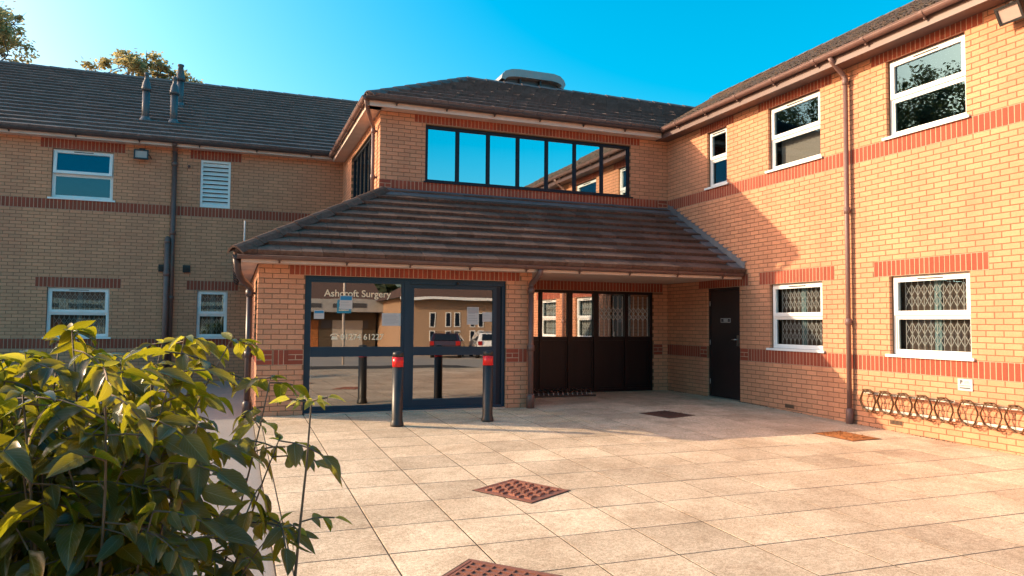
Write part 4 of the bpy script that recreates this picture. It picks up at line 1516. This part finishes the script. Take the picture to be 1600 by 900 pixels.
# wall bicycle racks
def wall_rack(u0, n, label):
    o = empty('bike_rack', (-.05, -u0, .15), label, 'bicycle rack', 'wall-mounted bicycle racks')
    pitch = .30
    for z in (.435, .205):
        b = MB(); b.box(u0 + .03, u0 + n * pitch - .02, -.055, -.047, z - .017, z + .017)
        b.box(u0 + .08, u0 + .11, -.047, 0, z - .012, z + .012); b.box(u0 + n * pitch - .12, u0 + n * pitch - .09, -.047, 0, z - .012, z + .012)
        b.build('rail', M['galv'], o, W_R)
    b = MB(); b.tube([(u0 + .12, -.145, .452), (u0 + n * pitch + .03, -.145, .452)], .0075, 6); b.build('top_bar', M['rack'], o, W_R)
    for k in range(n):
        c = u0 + .15 + k * pitch
        for dx, y0 in ((-.012, -.075), (.028, -.135)):
            b = MB()
            # hexagonal loop, notched at its foot where the tyre sits
            pts = [(-.065, .475), (.065, .475), (.14, .33), (.085, .20), (.05, .165), (.02, .19), (-.01, .165), (-.05, .195), (-.085, .20), (-.14, .33)]
            loop = [Vector((c + dx + q, y0 - .03 * (zz_ - .33), zz_)) for q, zz_ in pts]
            sm = []
            for i in range(len(loop)):
                p, q_, r_ = loop[i - 1], loop[i], loop[(i + 1) % len(loop)]
                sm.append(q_.lerp(p, .16)); sm.append(q_.lerp(r_, .16))
            b.tube(sm, .0095, 6, closed=True)
            b.build('hoop', M['rack'], o, W_R)
        b = MB()
        b.tube([(c - .05, -.05, .47), (c - .04, -.15, .478), (c + .06, -.16, .478)], .009, 6)
        b.build('wheel_bar', M['rack'], o, W_R)
wall_rack(5.21, 5, 'rusty wall rack of five hooped wheel holders next to the brown downpipe')
wall_rack(6.74, 5, 'rusty wall rack of hooped wheel holders below the letter P sign')
def floor_rack():
    o = empty('floor_rack', (-2.7, -.6, 0), 'low dark metal floor rack at the foot of the brown screen', 'bicycle rack')
    for y in (-.42, -.75):
        b = MB(); b.box(-3.45, -2.10, y - .02, y + .02, .0, .035); b.build('rail', M['blackpl'], o)
    for k in range(13):
        x = -3.38 + k * .1
        b = MB(); b.tube([(x, -.75, .03), (x, -.70, .10), (x, -.5, .13), (x, -.42, .03)], .008, 5); b.build('wheel_bar', M['steel'], o)
floor_rack()

# =================================================================== BEHIND THE VIEWER (seen in the glass)
def far_building():
    o = empty('brick_office', (6, -38, -.7), 'long tan brick office with narrow paired windows reflected in the entrance glass', 'building')
    zg = gz(-36)
    W = frame_matrix((35.5, -36, 0), (-1, 0, 0), (0, -1, 0))     # faces +Y
    b = MB(); b.box(0, 34, 0, 12, zg - .2, 3.0); b.build('wall', M['tan'], o, W)
    r = MB(); r.face([(-.6, -.6, 2.95), (34.6, -.6, 2.95), (28, 6, 6.2), (6, 6, 6.2)]); r.face([(34.6, -.6, 2.95), (34.6, 12.6, 2.95), (28, 6, 6.2)]); r.face([(-.6, -.6, 2.95), (6, 6, 6.2), (-.6, 12.6, 2.95)])
    r.build('roof', M['tile'], o, W)
    g_ = MB(); g_.box(-.6, 34.6, -.75, -.6, 2.8, 2.98); g_.build('gutter', M['white'], o, W)
    for k in range(40):
        for z0, z1 in ((1.15, 2.0), (.25, .85)):
            x = .8 + k * .8 + (.22 if k % 2 else 0)
            q = MB(); q.box(x, x + .3, -.02, .05, z0, z1); wq = q.build('window', M['navy'], o, W)
            q = MB(); frame_boxes(q, x - .04, x + .34, z0 - .04, z1 + .04, .05, -.035, .02); q.build('frame', M['white'], wq, W)
far_building()
def warehouse():
    o = empty('white_warehouse', (-12, -50, -1), 'pale industrial building with deep white fascia reflected in the entrance glass', 'building')
    W = frame_matrix((1.3, -46, 0), (-1, 0, 0), (0, -1, 0))
    b = MB(); b.box(0, 30, 0, 14, gz(-46) - .2, 2.1); b.build('wall', M['soil'], o, W)
    b = MB(); b.box(-.3, 30.3, -1.6, 14, 2.1, 3.05); b.build('fascia', M['hood'], o, W)
    b = MB(); b.face([(-.3, -1.5, 3.05), (30.3, -1.5, 3.05), (30.3, 9, 6.4), (-.3, 9, 6.4)]); b.face([(-.3, -1.5, 3.05), (-.3, 9, 6.4), (-.3, 14, 3.05)]); b.build('roof', M['tile'], o, W)
    for k in range(14):
        q = MB(); q.box(.6 + k * 2.1, 1.9 + k * 2.1, -.03, .05, .9, 1.5); q.build('window', M['ink'], o, W)
    for k in range(9):
        q = MB(); q.box(1 + k * 3.2, 3.2 + k * 3.2, -.04, .05, gz(-46), 1.5); q.build('shutter', M['rust' if k % 3 == 1 else 'blind'], o, W)
        q = MB(); q.box(1 + k * 3.2, 3.4 + k * 3.2, -1.64, -1.59, 2.4, 2.7); q.build('window', M['ink'], o, W)
warehouse()
def car(name, x, y, rz, mk, label):
    z = gz(y) - .03
    T = Matrix.Translation((x, y, z)) @ Matrix.Rotation(rz, 4, 'Z')
    o = bpy.data.objects.new(name, None); put(o, None, T); tag(o, label, 'car', 'cars parked behind the viewer')
    # side profile (x forward), lofted across the width
    prof = [(-2.0, .35), (-2.05, .75), (-1.95, 1.0), (-1.6, 1.42), (-.6, 1.52), (.35, 1.46), (1.1, 1.0), (1.85, .86), (2.05, .6), (2.02, .32)]
    b = MB()
    secs = [(-.86, .90, .0), (-.80, 1.0, .0), (.80, 1.0, .0), (.86, .90, .0)]
    rows = []
    for yy, k, _ in secs:
        rows.append([(px_ * (1 if k == 1 else .985), yy * (1 if zz_ < 1.02 else .82), zz_ if k == 1 else .32 + (zz_ - .32) * .93) for px_, zz_ in prof])
    for a, c in zip(rows, rows[1:]):
        for i in range(len(prof) - 1):
            b.face([a[i], a[i + 1], c[i + 1], c[i]], True)
    for rw, rev in ((rows[0], False), (rows[-1], True)):
        b.face(rw if not rev else list(reversed(rw)))
    b.face([(-2.0, -.8, .33), (2.0, -.8, .33), (2.0, .8, .33), (-2.0, .8, .33)])
    bo = b.build('body', M[mk], o, T)
    for sy in (-1, 1):
        q = MB(); q.face([(-1.45, sy * .80, 1.0), (.9, sy * .80, 1.0), (.3, sy * .70, 1.36), (-1.25, sy * .70, 1.38)]); q.build('side_window', M['navy'], bo, T)
    q = MB(); q.face([(-1.985, -.62, 1.03), (-1.985, .62, 1.03), (-1.68, .54, 1.38), (-1.68, -.54, 1.38)]); q.build('rear_window', M['navy'], bo, T)
    for sy in (-1, 1):
        q = MB(); q.box(-2.075, -1.9, sy * .72 - .12, sy * .72 + .12, .75, .98); q.build('tail_light', M['taillight'], bo, T)
        for sx in (-1.25, 1.3):
            w = MB()
            w.tube([(sx, sy * .88, .32), (sx, sy * .68, .32)], .32, 18); wo = w.build('wheel', M['rubber'], o, T)
            w = MB(); w.tube([(sx, sy * .885, .32), (sx, sy * .86, .32)], .2, 12); w.build('rim', M['steel'], wo, T)
M['carwhite'] = mat('white_car_paint', (.8, .8, .8), rough=.2, coat=1.0)
M['taillight'] = mat('tail_light_plastic', (.30, .01, .01), rough=.25)
M['cardark'] = mat('dark_red_car_paint', (.03, .008, .008), rough=.2, coat=1.0)
car('parked_car', 5.1, -31.0, math.radians(-80), 'carwhite', 'white hatchback reflected in the sliding door glass')
car('parked_car', 3.1, -32.3, math.radians(-70), 'cardark', 'dark red car reflected beside the white hatchback')
def lamp(x, y, label, h=7, sign=False):
    z = gz(y)
    o = empty('street_lamp', (x, y, z), label, 'street lamp', 'street lamps behind the viewer')
    b = MB(); b.tube([(x, y, z - .05), (x, y, z + h)], [.06, .045], 10); b.build('pole', M['pole'], o)
    b = MB(); b.box(x - .12, x + .12, y, y + .5, z + h - .05, z + h + .06); b.build('lamp_head', M['pole'], o)
lamp(-4.35, -22, 'pale street lamp column reflected across the gold lettering')
lamp(-9.6, -38, 'thin street lamp column reflected near the edge of the fixed light')
b = MB(); b.box(-4.65, -4.05, -21.94, -21.9, 1.75, 2.3); o = b.build('direction_sign', M['blue'], None); tag(o, 'blue sign fixed on the reflected lamp column', 'sign')
b = MB()
for z in (1.85, 1.95, 2.15): b.box(-4.58, -4.15, -21.9, -21.895, z, z + .05)
b.build('printed_line', M['paper'], o)

# =================================================================== VEGETATION
def leaf_mesh(name, mk, Ln, Wd, fold, droop, twist, tint, nseg=5):
    b = MB(); b.tint = tint
    rows = []
    for i in range(nseg + 1):
        t = i / nseg
        w = Wd * (math.sin(PI * min(1, t ** .72 * .98)) ** .85) * (1 - .25 * t) if 0 < i < nseg else (.002 if i == 0 else .0)
        x = Ln * t * (1 - .08 * droop * t)
        z = -droop * Ln * .45 * t * t
        tw = twist * t
        up = fold * w
        rows.append([(x, -w * math.cos(tw) , z + up - w * math.sin(tw)), (x, 0, z), (x, w * math.cos(tw), z + up + w * math.sin(tw))])
        for k in range(3):
            pass
    for i in range(nseg + 1):
        for k in range(3):
            b.v.append(rows[i][k]); b.uv.append((i / nseg, k / 2))
    for i in range(nseg):
        for k in range(2):
            q = i * 3 + k
            b.f.append((q, q + 1, q + 4, q + 3)); b.t.append(tint); b.s.append(True)
    return b.mesh(name, M[mk])

def shrub():
    rn = random.Random(21)
    base = Vector((-9.15, -11.25, gz(-11.25)))
    o = empty('leafy_shrub', base, 'leafy green shrub with drooping glossy leaves filling the lower corner', 'shrub')
    fw = Vector((FWD.x, FWD.y, 0)).normalized(); rt = Vector((RGT.x, RGT.y, 0)).normalized()
    meshes = []
    for k in range(14):
        meshes.append(leaf_mesh('leaf', 'leaf', 1.0, rn.uniform(.22, .30), rn.uniform(.15, .7), rn.uniform(.1, .9), rn.uniform(-.5, .5), rn.random()))
    young = [leaf_mesh('leaf', 'leaf_young', 1.0, rn.uniform(.16, .24), rn.uniform(.3, .8), rn.uniform(-.2, .6), rn.uniform(-.4, .4), rn.random()) for _ in range(5)]
    yellow = leaf_mesh('leaf', 'leaf_yellow', 1.0, .36, .5, .6, .4, .5)
    leaves = []                                           # (matrix, mesh)
    def add_leaf(p, d, ln, ms, roll=None):
        d = d.normalized()
        up = Vector((0, 0, 1)) + Vector((rn.gauss(0, .6), rn.gauss(0, .6), 0))
        s_ = up.cross(d)
        if s_.length < .05: s_ = Vector((1, 0, 0))
        s_.normalize()
        n_ = d.cross(s_)
        mm = Matrix.Identity(4)
        for i in range(3):
            mm[i][0], mm[i][1], mm[i][2], mm[i][3] = d[i] * ln, s_[i] * ln, n_[i] * ln, p[i]
        leaves.append((mm, ms))
    stems = []
    def spray(p, d, size, n_pairs, ms):
        """compound leaf: a stalk with opposite leaflets and one at its end"""
        d = d.normalized()
        side = d.cross(Vector((0, 0, 1)))
        if side.length < .1: side = Vector((1, 0, 0))
        side.normalize()
        L_ = size * (n_pairs * .55 + .5)
        pts = []
        q = p.copy(); dd = d.copy()
        n = n_pairs + 1
        for k in range(n + 1):
            pts.append(q.copy())
            q = q + dd * (L_ / n)
            dd = (dd + Vector((0, 0, -.16))).normalized()
        stems.append((pts, .0022))
        for k in range(1, n + 1):
            t = (pts[k] - pts[k - 1]).normalized()
            if k < n + 0:
                for s_ in (-1, 1):
                    dr = t * rn.uniform(.35, .75) + side * s_ * rn.uniform(.75, 1.0) + Vector((0, 0, rn.uniform(-1.1, .05)))
                    add_leaf(pts[k], dr, size * rn.uniform(.8, 1.12), rn.choice(ms))
        add_leaf(pts[-1], (pts[-1] - pts[-2]).normalized() + Vector((0, 0, -.25)), size * rn.uniform(.95, 1.2), rn.choice(ms))
    main = []
    def stem(b0, tip, r0, nn, lo=.3, size=(.075, .105), ypr=.0, arch=.15):
        mid = b0.lerp(tip, .55) + Vector((rn.gauss(0, .07), rn.gauss(0, .07), arch))
        pts = []
        for k in range(9):
            t = k / 8
            pts.append(b0 * (1 - t) ** 2 + mid * 2 * t * (1 - t) + tip * t * t)
        main.append((pts, r0))
        for k in range(nn):
            t = lo + (1 - lo) * ((k + .4 + rn.random() * .6) / nn) ** .75
            t = min(t, .995)
            p = b0 * (1 - t) ** 2 + mid * 2 * t * (1 - t) + tip * t * t
            a = k * 2.4 + rn.uniform(-.5, .5)
            d = Vector((math.cos(a), math.sin(a), rn.uniform(-.25, .5)))
            spray(p, d, rn.uniform(*size) * (.8 if t > .97 else 1), rn.choice((1, 2, 2, 3)), meshes)
        for k in range(3):
            a = rn.uniform(0, 6.3)
            add_leaf(tip, Vector((math.cos(a), math.sin(a), rn.uniform(-.5, .7))), rn.uniform(.035, .075), rn.choice(young if rn.random() < .45 else meshes))
        spray(tip, Vector((math.cos(a + 2), math.sin(a + 2), -.1)), rn.uniform(.06, .09), 2, meshes)
        if ypr:
            spray(tip, (tip - pts[-2]), .05, 1, young)
    def at(l, d, z):
        return Vector((CAM.x, CAM.y, 0)) + rt * l + fw * d + Vector((0, 0, z))
    # tips of the main stems: lateral offset, distance, height
    tips = []
    for k in range(118):
        d_ = rn.uniform(1.62, 2.6)
        l_ = min(-.66, rn.uniform(-.95, -.375) * d_)
        z_ = max(rn.uniform(.35, 1.33), rn.uniform(.35, 1.33)) if l_ < -.80 else rn.uniform(.3, 1.2)
        tips.append((l_, d_, z_))
    tips += [(-1.20, 2.0, 1.36), (-.98, 2.2, 1.34), (-.86, 2.25, 1.33), (-1.5, 2.0, 1.28), (-.72, 2.2, 1.22), (-.66, 2.1, 1.05), (-.62, 2.0, .85), (-.70, 1.75, .62), (-.62, 1.9, .62), (-.75, 1.6, .5)]
    for l_, d_, z_ in tips:
        lb = -1.25 + (l_ + 1.25) * .35 + rn.uniform(-.12, .12)
        db = 1.95 + (d_ - 1.95) * .35 + rn.uniform(-.12, .12)
        b0 = at(lb, db, gz(-11.3))
        stem(b0, at(l_, d_, z_), rn.uniform(.004, .008), rn.choice((9, 10, 12)), size=(.05, .118), ypr=False)
    # slim separate shoot beside the paving
    b0 = at(-.58, 1.9, gz(-11.3))
    tip = at(-.545, 1.98, 1.17)
    pts = [b0.lerp(tip, k / 8) + Vector((math.sin(k) * .008, 0, 0)) for k in range(9)]
    main.append((pts, .008))
    for k in range(4):
        spray(tip, Vector((math.cos(k * 1.7), math.sin(k * 1.7), .35)), .05, 1, young)
    sub = pts[4]
    for dz, a, sz in ((.86, .2, .055), (.83, 2.2, .05), (.70, -.3, .06), (.60, .5, .085), (.52, 2.5, .09), (.50, -.8, .085), (.42, .9, .09), (.38, 3.4, .085), (.33, -.3, .08), (.25, 1.8, .085)):
        t = (dz - b0.z) / (tip.z - b0.z)
        p = b0.lerp(tip, t)
        spray(p, rt * math.cos(a) + fw * math.sin(a) + Vector((0, 0, .25)), sz, rn.choice((1, 1, 2)), meshes if dz < .65 else meshes[:4] + young[:2])
    add_leaf(at(-.51, 1.88, .66), rt * .9 + Vector((0, 0, .25)), .058, yellow)
    add_leaf(at(-.70, 1.88, .64), rt * .3 + Vector((0, 0, -.8)), .06, yellow)
    # stems
    for pts, r in main:
        b = MB(); b.tube(pts, [r * (1 - .72 * k / (len(pts) - 1)) for k in range(len(pts))], 7)
        b.build('stem', M['stem'], o)
    b = MB()
    for pts, r in stems: b.tube(pts, r, 4, caps=False)
    b.build('leaf_stalk', M['stem'], o, kind='stuff')
    rank = []
    for i, (mm, ms) in enumerate(leaves):
        c = mm @ Vector((.5, 0, 0))
        q = px(c)
        if q and 0 < q[0] < 1600 and 0 < q[1] < 890: rank.append((q[2] , i))
    rank.sort()
    chosen = {i for d_, i in rank[:300]}
    st = {}
    for i, (mm, ms) in enumerate(leaves):
        if i in chosen:
            obj('leaf', ms, o, mm)
        else:
            b = st.setdefault(ms.materials[0].name, (MB(), ms.materials[0]))[0]
            i0 = len(b.v)
            b.v += [tuple(mm @ v.co) for v in ms.vertices]
            uvl = ms.uv_layers[0].data
            uvv = [None] * len(ms.vertices)
            for lp in ms.loops: uvv[lp.vertex_index] = tuple(uvl[lp.index].uv)
            b.uv += uvv
            tv = ms.attributes['tint'].data[0].value
            for p in ms.polygons:
                b.f.append(tuple(i0 + q for q in p.vertices)); b.t.append(tv); b.s.append(True)
    for k, (b, mt_) in st.items(): b.build('leaf', mt_, o, kind='stuff')
    o['leaf_count'] = len(leaves)
shrub()
b = MB()
b.box(-11.2, -8.42, -13.0, -9.6, gz(-11.3) - .2, gz(-11.3) + .03)
tag(b.build('planting_bed', M['soil']), 'bare soil bed under the shrub', kind='structure')

def tree(x, y, trunk_h, clumps, label, nleaf, seed, size=.16):
    rn = random.Random(seed)
    o = empty('broadleaf_tree', (x, y, 0), label, 'tree', 'trees beyond the buildings')
    b = MB()
    b.tube([(x, y, -.2), (x + .1, y, trunk_h * .5), (x, y, trunk_h)], [.28, .22, .16], 10)
    for cx, cy, cz, r in clumps:
        e = Vector((cx, cy, cz))
        s_ = Vector((x, y, trunk_h * rn.uniform(.6, 1)))
        m_ = s_.lerp(e, .5) + Vector((0, 0, -.3))
        b.tube([s_, m_, e], [.10, .06, .02], 6)
        for k in range(5):
            d = Vector((rn.gauss(0, 1), rn.gauss(0, 1), rn.gauss(.3, .8))).normalized()
            b.tube([e, e + d * r * .6, e + d * r * (1.15 if seed == 4 else .8)], [.022, .012, .004], 4)
    b.build('trunk', M['bark'], o)
    c = MB()
    tot = sum(k[3] ** 2 for k in clumps)
    for cx, cy, cz, r in clumps:
        n = int(nleaf * r * r / tot)
        nsub = max(5, int(r * 13))
        subs = []
        for k in range(nsub):
            d = Vector((rn.gauss(0, 1), rn.gauss(0, 1), rn.gauss(.15, .8))).normalized()
            subs.append((Vector((cx, cy, cz)) + d * r * rn.uniform(.45, 1.0), r * rn.uniform(.12, .27)))
        for k in range(n):
            sc, sr = rn.choice(subs)
            p = sc + Vector((rn.gauss(0, 1), rn.gauss(0, 1), rn.gauss(0, .7))) * sr * .85
            a = Vector((rn.gauss(0, 1), rn.gauss(0, 1), rn.gauss(-.3, .5))).normalized()
            s_ = a.cross(Vector((rn.gauss(0, .5), rn.gauss(0, .5), 1))).normalized()
            q = size * rn.uniform(.6, 1.2)
            c.tint = rn.random()
            c.face([p, p + a * q * .5 + s_ * q * .36, p + a * q, p + a * q * .5 - s_ * q * .36])
    c.build('crown', M['tree_leaf'], o)
tree(-19.2, 16.5, 8.5, [(-16.9, 16, 11.2, 1.2), (-16.2, 16, 10.5, .95), (-16.1, 16, 11.6, .6), (-18.3, 16.5, 11.9, 1.3), (-20.5, 17, 11.0, 1.8), (-22.5, 17, 12, 2.2), (-20, 15.5, 13.4, 1.5)], 'tall broadleaf tree with bare twig ends above the shaded wing roof', 16000, 4)
tree(-12.6, 16.5, 8.2, [(-12.5, 16, 10.6, .85), (-11.9, 16, 10.75, .62), (-13.25, 16, 10.2, .6), (-11.5, 16, 10.4, .6), (-12.4, 16, 9.9, .9)], 'sunlit yellowish broadleaf crown showing over the roof beside the flues', 3600, 5, .15)
tree(-10.6, 17.5, 8.2, [(-10.95, 16.5, 10.5, .5), (-10.5, 16.5, 10.35, .5), (-11.3, 16.5, 10.2, .45)], 'small dark crown peeping over the ridge behind the tall flue', 1700, 6, .14)
tree(-29, 17, 9.5, [(-27, 17, 13.5, 2.2), (-29, 17, 14.5, 2.2), (-31, 17, 13, 2.5), (-26, 16, 12.0, 1.9), (-29, 17, 11, 2.5), (-25, 16, 10.5, 1.5)], 'large broadleaf tree past the wing end, reflected in the upper windows', 15000, 9, .22)
def woodland():
    rn = random.Random(12)
    c = MB()
    for k in range(9000):
        x = rn.uniform(-70, 45)
        h = 5.5 + 2.5 * math.sin(x * .21) + 1.6 * math.sin(x * .53 + 1)
        p = Vector((x, -66 + rn.gauss(0, 1.5), gz(-66) + h * math.sqrt(rn.random())))
        a = Vector((rn.gauss(0, 1), rn.gauss(0, 1), rn.gauss(0, 1))).normalized()
        s_ = a.cross(Vector((.3, .2, 1))).normalized()
        q = rn.uniform(.6, 1.3)
        c.tint = rn.random()
        c.face([p, p + a * q * .5 + s_ * q * .5, p + a * q, p + a * q * .5 - s_ * q * .5])
    tag(c.build('woodland', M['wood_leaf'], None, kind='stuff'), 'dark belt of trees far behind the viewer, seen only in glass', 'trees')
woodland()
